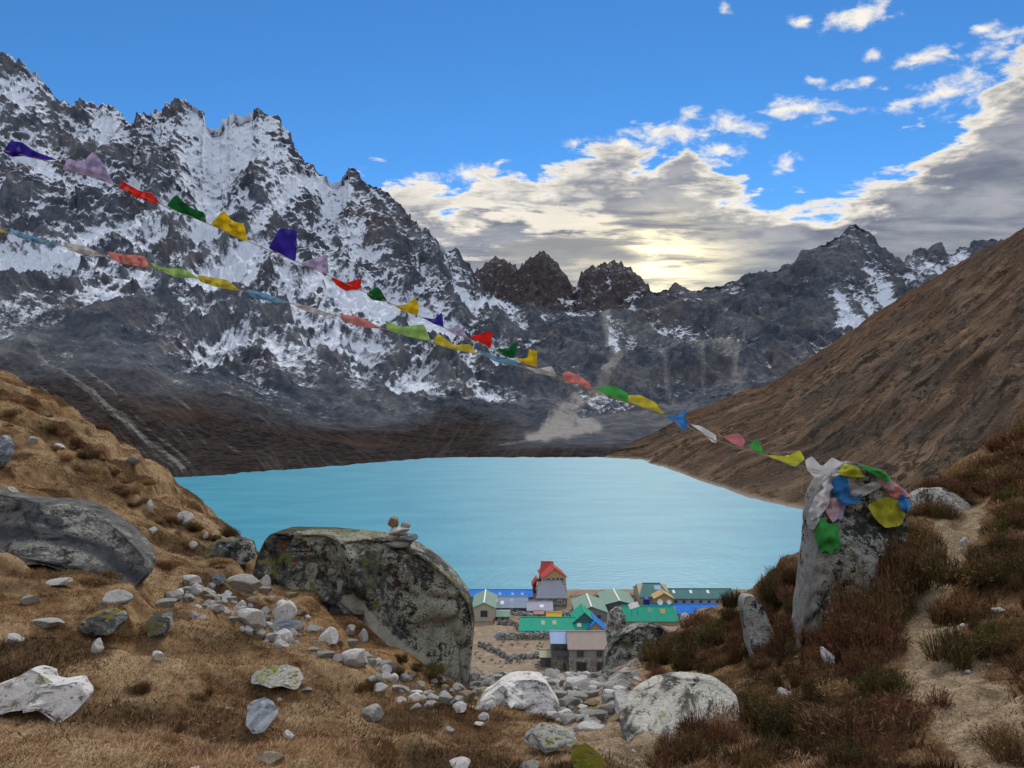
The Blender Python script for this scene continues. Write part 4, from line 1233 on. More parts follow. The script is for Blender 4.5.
for i in range(45):
    px = rnd.uniform(360, 490); py = 660 + (px - 360) * 0.32 + rnd.uniform(-4, 22)
    w = rnd.uniform(7, 19)
    stone(px, py, w, w * rnd.uniform(0.5, 0.8), rnd.choice('pppgt'), 'loose pale stone scattered along the foot of the huge boulder', 'stones at the foot of the huge boulder')
k = 0
while k < 190:
    t = rnd.random()
    py = 701 - 27 * t ** 0.7
    px = rnd.uniform(468, 640) if py < 690 else rnd.uniform(490, 628)
    g = hit(px, py)
    k += 1
    if g is None or g.y < 9 or g.y > 165:
        continue
    wpx = rnd.choice([rnd.uniform(6, 14), rnd.uniform(10, 24)]) * (1.0 - 0.5 * t)
    stone(px, py, wpx, wpx * rnd.uniform(0.5, 0.85), rnd.choice('pppppggt'), 'weathered stone in the rubble gully above the village', 'rubble stones in the gully')
for i in range(46):
    px = rnd.choice([rnd.uniform(596, 650), rnd.uniform(0, 430), rnd.uniform(640, 1000)])
    py = rnd.uniform(690, 766) if px < 660 else rnd.uniform(560, 766)
    wpx = rnd.uniform(3, 7)
    side = 'beside the lower trail' if 590 < px < 660 else ('on the left turf' if px < 590 else 'among the heath on the right')
    stone(px, py, wpx, wpx * 0.6, rnd.choice('pgt'), 'pebble-sized pale stone lying ' + side, 'small stones ' + side)


# ---------------------------------------------------------------- cairn on the huge boulder
def surf_at(obj, px, py):
    """Front surface of a rock along a photograph ray."""
    from mathutils.bvhtree import BVHTree
    key = obj.name
    if key not in _BVH:
        me = obj.data
        vs = [obj.matrix_basis @ v.co for v in me.vertices]
        _BVH[key] = BVHTree.FromPolygons(vs, [p.vertices[:] for p in me.polygons])
    d = at_v(px, py, 1.0).normalized()
    h = _BVH[key].ray_cast(Vector((0, 0, 0)), d)
    return h[0]


_BVH = {}
top = surf_at(BIG, 399, 546) or at_v(399, 546, 10.5)
m_ = top.y / F
for (px, py, w, h, tone, lab) in [(401, 548, 32, 8, 'g', 'broad grey base stone of the cairn'), (393, 541, 17, 9, 'p', 'pale left stone in the second course of the cairn'), (407, 541, 24, 7, 'b', 'bluish flat stone in the second course of the cairn'), (399, 534, 24, 7, 'p', 'whitish flat stone in the third course of the cairn'), (394, 528, 14, 11, 't', 'brown rounded stone topping the cairn'), (405, 529, 11, 7, 'g', 'small grey stone beside the top stone of the cairn')]:
    co, f = stone_mesh(900 + px, 4, True)
    o = link('cairn_stone', raw_mesh('cairn_stone', co, f.ravel(), 3, STONE_MATS[tone], smooth=False))
    o.location = at_v(px, py - h / 2, top.y)
    o.scale = (w * m_ / 2, w * m_ / 2 * 0.8, h * m_ / 2 * 1.12)
    o.rotation_euler = (0, rnd.uniform(-0.08, 0.08), rnd.uniform(-0.4, 0.4))
    tag(o, lab, 'cairn stone', 'stones of the small cairn')
# ---------------------------------------------------------------- dry grass and heath
def blade_mat(name, c0, c1, c2):
    m, T = new_mat(name)
    t = T.attr('tint')
    col = T.ramp(t, [(0.0, c0), (0.5, c1), (1.0, c2)])
    rv = T.rnd()
    hs = T.node('ShaderNodeHueSaturation')
    T.set(hs.inputs['Color'], col); T.set(hs.inputs['Value'], T.fmix(rv, 0.7, 1.3)); T.set(hs.inputs['Hue'], T.fmix(T.m('FRACT', T.mul(rv, 7.3)), 0.485, 0.52))
    T.surface(hs.outputs[0], 0.9, None, 0.1)
    return m


M_GRASS = blade_mat('dry_grass', (0.075, 0.044, 0.023), (0.36, 0.215, 0.105), (0.62, 0.465, 0.28))
M_HEATH = blade_mat('heath_twigs', (0.036, 0.024, 0.014), (0.125, 0.070, 0.036), (0.30, 0.165, 0.090))
M_HEATHG = blade_mat('olive_heath_twigs', (0.030, 0.026, 0.012), (0.085, 0.066, 0.027), (0.19, 0.140, 0.060))
M_STRAW = blade_mat('straw_heath_twigs', (0.08, 0.045, 0.022), (0.25, 0.15, 0.075), (0.44, 0.30, 0.17))


def blades(base, tip, side, tint0, tint1):
    """Triangles from base +- side to tip."""
    n = len(base)
    v = np.stack([base - side, base + side, tip], 1).reshape(-1, 3)
    f = np.arange(3 * n)
    t = np.stack([tint0, tint0, tint1], 1).ravel()
    return v, f, t


def build_grass():
    rs = np.random.RandomState(3)
    n = 740000
    px = rs.uniform(-260, 1290, n)
    r = np.exp(rs.uniform(math.log(3.2), math.log(19), n))
    a = (px - 512) / F
    y = r; x = a * r
    z = G.z(x, y)
    P = np.stack([x, y, z], -1)
    py = 400 - F * z / y
    den = 0.35 + 0.65 * sstep(fbm(P / 0.5, 3), -0.25, 0.15)
    den *= 1 - 0.6 * (1 - sstep(polydist(x, y, PATH_R), 0.11, 0.33))
    den *= 1 - 0.85 * (1 - sstep(polydist(x, y, PATH_C), 0.12, 0.42))
    heath = sstep(px, 700, 790)
    den *= 1 - 0.35 * heath
    den *= 1 - sstep(np.abs(px - 555), 75, 20) * sstep(y, 8.5, 11)
    keep = rs.rand(n) < den
    P = P[keep]; n = len(P); y = P[:, 1]; heath = heath[keep]
    h = (0.008 + 0.018 * rs.rand(n)) * (0.8 + 0.5 * sstep(fbm(P / 0.9 + 4, 2), 0, .3))
    lean = rs.normal(size=(n, 2)) * 0.9
    wind = np.array([0.25, -0.35])
    tip = P + np.stack([(lean[:, 0] + wind[0]) * h, (lean[:, 1] + wind[1]) * h, h], -1)
    w = (0.0016 + 0.0016 * rs.rand(n)) * np.maximum(1, y / 6.0)
    ang = rs.uniform(-0.9, 0.9, n)
    side = np.stack([np.cos(ang) * w, np.sin(ang) * w, 0 * w], -1)
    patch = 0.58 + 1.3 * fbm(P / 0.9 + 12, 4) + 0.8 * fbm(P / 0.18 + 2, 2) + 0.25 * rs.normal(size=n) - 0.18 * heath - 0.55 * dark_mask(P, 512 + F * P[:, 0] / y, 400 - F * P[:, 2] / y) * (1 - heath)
    v, f, t = blades(P - np.array([0, 0, 0.004]), tip, side, np.clip(patch - 0.1, 0, 1), np.clip(patch + 0.15, 0, 1))
    me = raw_mesh('dry_grass', v, f, 3, M_GRASS, smooth=False, attrs=dict(tint=t))
    tag(link('dry_grass', me), 'short dry golden-brown grass covering the foreground slope', 'grass', kind='stuff')


build_grass()


def heath_mesh(seed, mat, n=900, tall=0.75):
    """A cushion of fine upright twigs, 1 m across, base at the origin."""
    rs = np.random.RandomState(seed)
    # a few sub-clumps make the outline uneven
    nc = 7
    cx = rs.normal(size=(nc, 2)) * 0.24
    cr = rs.uniform(0.22, 0.40, nc)
    ch = rs.uniform(0.45, 1.0, nc) * tall
    k = rs.randint(0, nc, n)
    ph = rs.uniform(0, 2 * math.pi, n)
    rr = np.sqrt(rs.rand(n))
    base = np.stack([cx[k, 0] + 0.45 * cr[k] * rr * np.cos(ph), cx[k, 1] + 0.45 * cr[k] * rr * np.sin(ph), -0.08 + 0.30 * ch[k] * rs.rand(n)], -1)
    hh = ch[k] * np.sqrt(np.clip(1 - (rr * 0.9) ** 2, 0.05, 1)) * rs.uniform(0.75, 1.1, n)
    tip = np.stack([cx[k, 0] + cr[k] * 1.05 * rr * np.cos(ph), cx[k, 1] + cr[k] * 1.05 * rr * np.sin(ph), hh], -1) + rs.normal(size=(n, 3)) * 0.035
    ang = rs.uniform(0, math.pi, n)
    w = rs.uniform(0.006, 0.013, n)
    side = np.stack([np.cos(ang) * w, np.sin(ang) * w, 0 * w], -1)
    tn = rs.rand(n) * 0.65 + 0.25 * rs.rand(nc)[k]
    v1, f1, t1 = blades(base, tip, side, tn, tn + 0.15)
    # needle-like leaves along each twig
    m = n * 3
    q = rs.randint(0, n, m)
    s = rs.uniform(0.45, 1.0, m)[:, None]
    b = base[q] * (1 - s) + tip[q] * s
    dirn = (tip - base)[q]
    dirn /= np.linalg.norm(dirn, axis=1, keepdims=True)
    out = dirn + rs.normal(size=(m, 3)) * 0.7
    tp = b + out * 0.05
    w2 = rs.normal(size=(m, 3)); w2 /= np.linalg.norm(w2, axis=1, keepdims=True)
    v2, f2, t2 = blades(b, tp, w2 * 0.009, tn[q], tn[q] + 0.25)
    v = np.concatenate([v1, v2]); f = np.concatenate([f1, f2 + len(v1)]); t = np.clip(np.concatenate([t1, t2]), 0, 1)
    return raw_mesh('heath_shrub', v, f, 3, mat, smooth=False, attrs=dict(tint=t))


HEATH = [heath_mesh(100 + i, M_HEATH if i % 3 else M_HEATHG, 850, 0.55 + 0.1 * (i % 4)) for i in range(9)] + [heath_mesh(200 + i, M_STRAW, 500, 0.6) for i in range(3)]
DARKH = [i for i in range(9) if i % 3 == 0]
prnd = random.Random(17)


def shrub(px, py, wpx, label, group, kind=None, squash=1.0):
    g = hit(px, py)
    if g is None or g.y > 20:
        return None
    s = wpx * g.y / F
    i = prnd.randrange(len(HEATH)) if kind is None else prnd.choice(kind)
    o = link('heath_shrub', HEATH[i])
    o.location = (g.x, g.y, g.z - 0.02)
    o.scale = (s, s, s * prnd.uniform(0.75, 1.1) * squash)
    o.rotation_euler = (0, 0, prnd.uniform(0, 6.28))
    tag(o, label, 'heath shrub', group)
    return o


BIGSH = [  # px, py base, width px: the bushes one can pick out
    (870, 745, 110, 'largest dark heath bush at the bottom, left of the path end'), (770, 735, 66, 'dark green-brown bush right of the bare patch'), (1010, 755, 70, 'dense brown bush in the lower right corner'), (700, 735, 80, 'rusty bush hiding the foot of the striped slab'),
    (735, 712, 60, 'brown bush leaning over the striped slab'), (790, 640, 46, 'bush at the foot of the flag-draped boulder'), (680, 660, 60, 'olive bush above the striped slab'), (650, 640, 44, 'olive bush on top of the dark outcrop'), (722, 640, 60, 'dark bush left of the narrow pale rock'),
    (775, 600, 44, 'bush on the crest left of the flag-draped boulder'), (700, 628, 34, 'bush on the crest in front of the long green lodge'), (735, 606, 26, 'olive crest bush near the blue roof'),
    (860, 610, 70, 'dark bush hugging the right foot of the flag-draped boulder'), (895, 585, 60, 'bush between the flag-draped boulder and the path'), (915, 545, 54, 'brown bush right of the yellow flag'), (930, 512, 50, 'bush on the low rock behind the flagged boulder'),
    (905, 720, 60, 'rust-tipped bush at the path edge near the bottom'), (845, 700, 50, 'brown bush below the upright pale stone'), (965, 620, 60, 'bush on the right side of the path'), (985, 580, 70, 'reddish bush right of the upper path'), (960, 655, 54, 'bush beside the bend of the right-hand path'),
    (1000, 470, 50, 'dark bush on the upper right crest'), (970, 475, 40, 'rusty bush where the path crosses the crest'), (1015, 450, 44, 'bush at the right edge of the skyline'),
]
for px, py, w, lab in BIGSH:
    k = DARKH if 'olive' in lab or 'dark green' in lab else None
    shrub(px, py, w, lab, None, k)


for i in range(12):
    shrub(prnd.uniform(-5, 112), prnd.uniform(574, 584), prnd.uniform(22, 36), 'low brown turf clump under the edge of the left slab boulder', 'turf clumps under the slab', [9, 10, 11], 0.55)
for i in range(14):
    shrub(prnd.uniform(360, 480), prnd.uniform(655, 700), prnd.uniform(12, 24), 'small rusty plant at the foot of the huge boulder', 'plants at the foot of the huge boulder', None, 0.8)
for i in range(16):
    t_ = (i % 9) / 8.0
    shrub(744 - 78 * t_ + prnd.uniform(-6, 6), 714 + 56 * t_ + (8 if i > 8 else 0), prnd.uniform(34, 54), 'brown heath along the lower edge of the striped slab', 'heath along the striped slab', None, 1.25)
for px, py in [(640, 636), (655, 640), (668, 645), (648, 652), (662, 660), (630, 640)]:
    shrub(px, py, prnd.uniform(20, 34), 'olive bush growing on the dark outcrop beside the front house', 'bushes on the dark outcrop', DARKH, 0.9)
for px, py in [(852, 648), (866, 634), (880, 620), (892, 606), (902, 590), (866, 650)]:
    shrub(px, py + 6, prnd.uniform(54, 74), 'dark heath bush growing against the right foot of the flag-draped boulder', 'heath at the foot of the flagged boulder', None, 1.45)
CREST = [(0, 380), (60, 412), (120, 456), (170, 496), (210, 528), (245, 555)]
for i in range(46):
    s_ = prnd.uniform(0, 4.99); q0, q1 = CREST[int(s_)], CREST[int(s_) + 1]; f_ = s_ - int(s_)
    shrub(q0[0] + (q1[0] - q0[0]) * f_ + prnd.uniform(-14, 2), q0[1] + (q1[1] - q0[1]) * f_ + prnd.uniform(4, 40), prnd.uniform(9, 22), 'small tussock on the left skyline slope above the lake', 'tussocks on the left skyline slope', None if i % 2 else [9, 10, 11], 0.65)
for i in range(20):
    shrub(*prnd.choice([(prnd.uniform(30, 140), prnd.uniform(400, 490)), (prnd.uniform(80, 240), prnd.uniform(520, 570)), (prnd.uniform(100, 330), prnd.uniform(690, 740))]), prnd.uniform(12, 26), 'small dark brown heath plant on the left grassy slope', 'heath plants on the left slope', None, 0.8)


def inpoly(x, y, poly):
    c = False
    j = len(poly) - 1
    for i in range(len(poly)):
        if (poly[i][1] > y) != (poly[j][1] > y) and x < (poly[j][0] - poly[i][0]) * (y - poly[i][1]) / (poly[j][1] - poly[i][1] + 1e-9) + poly[i][0]:
            c = not c
        j = i
    return c


AREAS = [
    ([(640, 640), (700, 622), (745, 610), (765, 590), (800, 565), (800, 640), (830, 660), (760, 665), (700, 670), (650, 672)], 80, (18, 34), 'brown heath shrub on the slope between the village view and the flag-draped boulder', 'heath left of the flag-draped boulder', None),
    ([(800, 660), (845, 610), (900, 560), (915, 500), (950, 515), (935, 550), (905, 590), (890, 640), (925, 700), (950, 768), (760, 768), (750, 690)], 85, (22, 46), 'brown heath shrub between the flag-draped boulder and the right-hand path', 'heath between boulder and path', None),
    ([(985, 505), (1000, 440), (1060, 430), (1060, 768), (1000, 740), (965, 680), (945, 630), (950, 590), (968, 550)], 95, (22, 50), 'brown heath shrub on the slope right of the path', 'heath right of the path', None),
    ([(905, 500), (960, 480), (1000, 440), (1060, 428), (1060, 470), (1000, 500), (930, 515)], 26, (18, 34), 'rusty heath shrub along the right-hand crest', 'heath on the right crest', None),
]
for poly, n, (w0, w1), lab, grp, kd in AREAS:
    xs = [p[0] for p in poly]; ys = [p[1] for p in poly]
    c = 0
    while c < n:
        px, py = prnd.uniform(min(xs), max(xs)), prnd.uniform(min(ys), max(ys))
        if not inpoly(px, py, poly):
            continue
        c += 1
        g = hit(px, py)
        if g is None:
            continue
        if polydist(np.array([g.x]), np.array([g.y]), PATH_R)[0] < 0.36:
            continue
        shrub(px, py + 5, prnd.uniform(w0, w1), lab, grp, kd)


def build_heath_cover():
    """Low heath and dead grass filling between the bushes: a mass nobody could count."""
    rs = np.random.RandomState(9)
    n = 230000
    px = rs.uniform(640, 1330, n); r = np.exp(rs.uniform(math.log(3.3), math.log(16.5), n))
    x = (px - 512) / F * r; z = G.z(x, r)
    P = np.stack([x, r, z], -1)
    cl = fbm(P / 0.22, 3)
    den = sstep(cl, -0.05, 0.2) * sstep(px + 40 * fbm(P / 1.5, 2), 690, 760)
    den *= sstep(polydist(x, r, PATH_R), 0.2, 0.42)
    py = 400 - F * z / r
    den *= 1 - 0.9 * np.exp(-((px - 730) / 50) ** 2 - ((py - 735) / 28) ** 2)
    keep = rs.rand(n) < den
    P = P[keep]; cl = cl[keep]; n = len(P)
    h = (0.02 + 0.07 * sstep(cl, 0, 0.4)) * rs.uniform(0.5, 1.2, n)
    tip = P + np.concatenate([rs.normal(size=(n, 2)) * 0.5 * h[:, None], h[:, None]], 1)
    ang = rs.uniform(0, math.pi, n); w = rs.uniform(0.002, 0.005, n)
    side = np.stack([np.cos(ang) * w, np.sin(ang) * w, 0 * w], -1)
    t = np.clip(0.45 + 0.9 * fbm(P / 0.6 + 6, 3) + 0.2 * rs.normal(size=n), 0, 1)
    v, f, tt = blades(P, tip, side, t, np.clip(t + 0.15, 0, 1))
    me = raw_mesh('heath_cover', v, f, 3, M_HEATH, smooth=False, attrs=dict(tint=tt))
    tag(link('heath_cover', me), 'low brown heath and dead grass between the bushes on the right-hand slope', 'ground cover', kind='stuff')
    # dark turf fringe on the left slope
    n = 60000
    px = rs.uniform(-60, 640, n); r = np.exp(rs.uniform(math.log(3.3), math.log(19), n))
    x = (px - 512) / F * r; z = G.z(x, r)
    P = np.stack([x, r, z], -1)
    py = 400 - F * z / r
    cl = fbm(P / 0.35 + 40, 3)
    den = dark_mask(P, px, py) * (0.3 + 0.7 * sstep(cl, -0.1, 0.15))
    den *= 1 - 0.9 * (1 - sstep(polydist(x, r, PATH_C), 0.12, 0.42))
    keep = rs.rand(n) < den
    P = P[keep]; n = len(P)
    h = rs.uniform(0.012, 0.05, n)
    tip = P + np.concatenate([rs.normal(size=(n, 2)) * 0.6 * h[:, None], h[:, None]], 1)
    ang = rs.uniform(0, math.pi, n); w = rs.uniform(0.002, 0.005, n) * np.maximum(1, P[:, 1] / 7)
    side = np.stack([np.cos(ang) * w, np.sin(ang) * w, 0 * w], -1)
    t = np.clip(0.3 + 0.9 * fbm(P / 0.5 + 6, 3) + 0.2 * rs.normal(size=n), 0, 1)
    v, f, tt = blades(P, tip, side, t, np.clip(t + 0.15, 0, 1))
    me = raw_mesh('brown_turf_plants', v, f, 3, M_HEATH, smooth=False, attrs=dict(tint=tt))
    tag(link('brown_turf_plants', me), 'dark brown low plants in the hollows of the left-hand turf', 'ground cover', kind='stuff')


build_heath_cover()
# ---------------------------------------------------------------- prayer flags
def cloth_mat(name, c, print_=True):
    m, T = new_mat(name)
    p = T.objco()
    n = T.noise(p, 18, 5, 0.6)
    col = T.mix(T.ss(n, 0.35, 0.7), tuple(x * 0.92 for x in c), tuple(min(1, x * 1.06) for x in c))
    ink = T.noise(T.vm('MULTIPLY', p, (120, 120, 260)), 1.0, 2, 0.5)
    col = T.mix(T.ss(ink, 0.60, 0.68, 0, 0.12), col, tuple(x * 0.35 for x in c))
    wv = T.noise(p, 90, 3, 0.6)
    b = T.node('ShaderNodeBsdfPrincipled')
    T.set(b.inputs['Base Color'], col); T.set(b.inputs['Roughness'], 0.85); T.set(b.inputs['Specular IOR Level'], 0.15)
    T.set(b.inputs['Normal'], T.bump(wv, 0.3, 0.004))
    tr = T.node('ShaderNodeBsdfTranslucent')
    T.set(tr.inputs[0], col)
    mx = T.node('ShaderNodeMixShader')
    T.set(mx.inputs[0], 0.4)
    T.L.new(b.outputs[0], mx.inputs[1]); T.L.new(tr.outputs[0], mx.inputs[2])
    o = T.node('ShaderNodeOutputMaterial')
    T.L.new(mx.outputs[0], o.inputs[0])
    return m


CL = {k: cloth_mat(k.replace(' ', '_') + '_cloth', c) for k, c in {
    'deep blue': (0.040, 0.026, 0.30), 'lilac': (0.42, 0.37, 0.56), 'red': (0.60, 0.022, 0.018), 'dark green': (0.008, 0.11, 0.030), 'yellow': (0.62, 0.46, 0.02),
    'pale blue': (0.14, 0.34, 0.54), 'greyish white': (0.50, 0.50, 0.50), 'pink': (0.62, 0.24, 0.22), 'light green': (0.30, 0.50, 0.16), 'lemon yellow': (0.56, 0.50, 0.06), 'faded white': (0.62, 0.62, 0.64),
    'rose': (0.56, 0.20, 0.24), 'grass green': (0.06, 0.36, 0.08), 'sky blue': (0.05, 0.25, 0.62), 'pale pink': (0.55, 0.36, 0.40), 'lime': (0.52, 0.54, 0.06)}.items()}


def cloth_mesh(poly, Yf, mat, seed, wave=0.03, surf=None):
    """poly in photograph pixels; Yf(px, py) gives the depth of the cloth."""
    rs = np.random.RandomState(seed)
    # round the corners a little
    P = np.array(poly, float)
    Q = []
    for i in range(len(P)):
        a, b, c = P[i - 1], P[i], P[(i + 1) % len(P)]
        Q += [b * 0.80 + a * 0.20, b * 0.93 + (a + c) * 0.035, b * 0.80 + c * 0.20]
    bm = bmesh.new()
    vs = [bm.verts.new((q[0], 0, q[1])) for q in Q]
    f = bm.faces.new(vs)
    bmesh.ops.triangulate(bm, faces=[f])
    for _ in range(3):
        bmesh.ops.subdivide_edges(bm, edges=[e for e in bm.edges if e.calc_length() > 2.2], cuts=1, use_grid_fill=False)
        bmesh.ops.triangulate(bm, faces=bm.faces[:])
    c2 = np.array([v.co[:] for v in bm.verts])
    px, py = c2[:, 0], c2[:, 2]
    ph = rs.uniform(0, 6.28, 4)
    an = rs.uniform(-0.5, 0.5)
    k = rs.uniform(0.30, 0.48)
    u = (px * math.cos(an) + py * math.sin(an)); v_ = (-px * math.sin(an) + py * math.cos(an))
    w = np.sin(u * k + ph[0] + 0.8 * np.sin(v_ * 0.15 + ph[1])) * 0.6 + 0.4 * np.sin(v_ * k * 1.4 + ph[2] + 0.05 * u)
    w += 0.5 * fbm(np.stack([px / 9, py / 9, 0 * px + seed], -1), 3)
    Y = np.array([Yf(a, b) for a, b in zip(px, py)]) + w * wave
    co = at(px, py, Y)
    fc = [[q.index for q in x.verts] for x in bm.faces]
    bm.verts.index_update()
    fc = [[q.index for q in x.verts] for x in bm.faces]
    bm.free()
    return co, np.array(fc)


def rope_mesh(name, pts, rad, mat, parent):
    bm = bmesh.new()
    rings = []
    for i, p in enumerate(pts):
        d = (Vector(pts[min(i + 1, len(pts) - 1)]) - Vector(pts[max(i - 1, 0)])).normalized()
        a = d.cross(Vector((0, 0, 1))).normalized(); b = a.cross(d)
        rings.append([bm.verts.new(Vector(p) + (a * math.cos(t) + b * math.sin(t)) * rad) for t in [k * math.pi / 3 for k in range(6)]])
    for r0, r1 in zip(rings[:-1], rings[1:]):
        for k in range(6):
            bm.faces.new((r0[k], r0[(k + 1) % 6], r1[(k + 1) % 6], r1[k]))
    me = bpy.data.meshes.new(name); bm.to_mesh(me); bm.free()
    me.materials.append(mat)
    return link(name, me, parent)


def ropeY(px): return 1.0 / np.interp(px, [-200, 840], [1 / 3.9, 1 / 8.4])


M_ROPE, _T = new_mat('cord'); _T.surface((0.42, 0.36, 0.26), 0.9)


def flag_string(name, label, ropepx, flags):
    a = at_v(ropepx[0][0], ropepx[0][1], float(ropeY(ropepx[0][0])))
    root = bpy.data.objects.new(name, None); COL.objects.link(root)
    root.empty_display_size = 0.1
    root.location = a
    tag(root, label, 'prayer flags')
    xs = np.linspace(ropepx[0][0], ropepx[-1][0], 260)
    ys = np.interp(xs, [p[0] for p in ropepx], [p[1] for p in ropepx])
    ys = np.convolve(np.pad(ys, 4, mode='edge'), np.ones(9) / 9, 'valid')
    pts = at(xs, ys, ropeY(xs)) - np.array(a)
    rope_mesh('cord', [tuple(p) for p in pts], 0.0028, M_ROPE, root)
    for i, (colr, poly) in enumerate(flags):
        co, fc = cloth_mesh(poly, lambda x, y: float(ropeY(x)), CL[colr], 300 + i + len(label), 0.042)
        c = co.mean(0)
        me = raw_mesh('flag', co - c, fc.ravel(), 3, CL[colr], smooth=True)
        o = link('flag', me, root, Vector((c - np.array(a)).tolist()))
        o['label'] = colr + ' flag'
    return root


UP = [('deep blue', [(3, 152), (10, 141), (22, 142), (34, 151), (58, 160), (45, 160), (25, 156), (12, 157)]), ('lilac', [(62, 170), (68, 158), (82, 163), (93, 151), (103, 163), (115, 186), (105, 182), (85, 175)]),
      ('red', [(119, 187), (122, 181), (140, 191), (152, 193), (161, 205), (150, 202), (135, 197)]), ('dark green', [(166, 206), (176, 194), (190, 208), (204, 212), (207, 223), (190, 217)]),
      ('yellow', [(210, 224), (224, 210), (232, 221), (244, 224), (248, 242), (235, 237)]), ('deep blue', [(268, 248), (280, 228), (297, 230), (296, 262), (280, 254)]),
      ('lilac', [(300, 263), (315, 258), (327, 254), (329, 275), (315, 269)]), ('red', [(331, 277), (345, 283), (362, 278), (360, 289), (345, 291), (336, 285)]),
      ('dark green', [(366, 294), (378, 286), (388, 302), (372, 300)]), ('yellow', [(394, 306), (408, 304), (415, 297), (419, 305), (418, 316), (405, 312)]),
      ('deep blue', [(421, 317), (434, 319), (442, 312), (444, 328), (434, 324)]), ('lilac', [(446, 329), (453, 328), (458, 324), (469, 338), (455, 335)]),
      ('red', [(469, 337), (493, 330), (491, 348), (480, 342)]), ('dark green', [(494, 350), (508, 348), (518, 341), (514, 359), (504, 356)]), ('yellow', [(514, 359), (528, 358), (529, 349), (537, 351), (537, 367), (525, 364)])]
LOW = [('yellow', [(-18, 224), (-5, 226), (9, 233), (-4, 232)]), ('pale blue', [(8, 228), (35, 237), (60, 246), (38, 244), (15, 236)]), ('greyish white', [(62, 242), (85, 246), (107, 257), (80, 254), (68, 250)]), ('pink', [(107, 251), (120, 254), (145, 256), (150, 268), (130, 265), (112, 260)]),
       ('light green', [(150, 262), (165, 268), (185, 269), (200, 279), (175, 277), (155, 268)]), ('lemon yellow', [(197, 275), (210, 277), (228, 280), (241, 291), (220, 288), (200, 282)]), ('pale blue', [(246, 289), (265, 293), (290, 303), (270, 302), (250, 296)]),
       ('greyish white', [(292, 302), (315, 308), (338, 317), (315, 314), (297, 308)]), ('pink', [(340, 314), (360, 317), (384, 329), (360, 327), (342, 320)]), ('light green', [(385, 320), (400, 327), (424, 324), (431, 341), (405, 336), (387, 330)]),
       ('lemon yellow', [(432, 343), (438, 333), (447, 340), (455, 345), (470, 344), (477, 354), (455, 350)]), ('pale blue', [(477, 351), (495, 356), (517, 361), (518, 367), (495, 362)]), ('greyish white', [(520, 364), (535, 369), (552, 366), (557, 377), (535, 373)]),
       ('pink', [(562, 373), (568, 371), (580, 376), (590, 383), (593, 391), (578, 384), (565, 383)]), ('grass green', [(595, 389), (612, 385), (628, 393), (628, 403), (610, 397)]), ('lemon yellow', [(628, 395), (640, 395), (655, 402), (665, 414), (645, 408), (628, 402)]),
       ('sky blue', [(665, 415), (678, 416), (686, 408), (684, 418), (690, 427), (684, 430)]), ('faded white', [(690, 424), (701, 426), (716, 435), (717, 443), (712, 442), (703, 433)]), ('rose', [(722, 436), (739, 433), (745, 440), (743, 448), (732, 443)]),
       ('grass green', [(748, 447), (756, 438), (762, 448), (764, 454)]), ('lime', [(765, 455), (788, 456), (800, 450), (805, 459), (795, 467), (780, 461)]), ('faded white', [(805, 460), (812, 456), (822, 467), (832, 457), (843, 463), (829, 474), (815, 478), (807, 470)])]
flag_string('prayer_flag_string', 'upper string of vivid prayer flags rising to the top left', [(-620, -30), (-160, 110), (-60, 132), (0, 150), (60, 164), (117, 184), (163, 206), (208, 223), (249, 242), (297, 262), (330, 276), (362, 291), (390, 303), (420, 316), (445, 329), (469, 338), (492, 349), (515, 359), (538, 368), (560, 377), (592, 389), (628, 402), (665, 414), (690, 428), (718, 442), (748, 449), (765, 455), (805, 467), (836, 476)], UP)
flag_string('prayer_flag_string', 'lower string of faded prayer flags running down to the flag-draped boulder', [(-620, 80), (-160, 190), (-60, 214), (0, 231), (60, 245), (107, 256), (150, 267), (200, 279), (243, 291), (290, 303), (339, 316), (384, 329), (431, 342), (477, 354), (518, 366), (558, 378), (592, 391), (628, 403), (665, 415), (690, 429), (718, 443), (748, 450), (765, 456), (805, 469), (838, 480)], LOW)

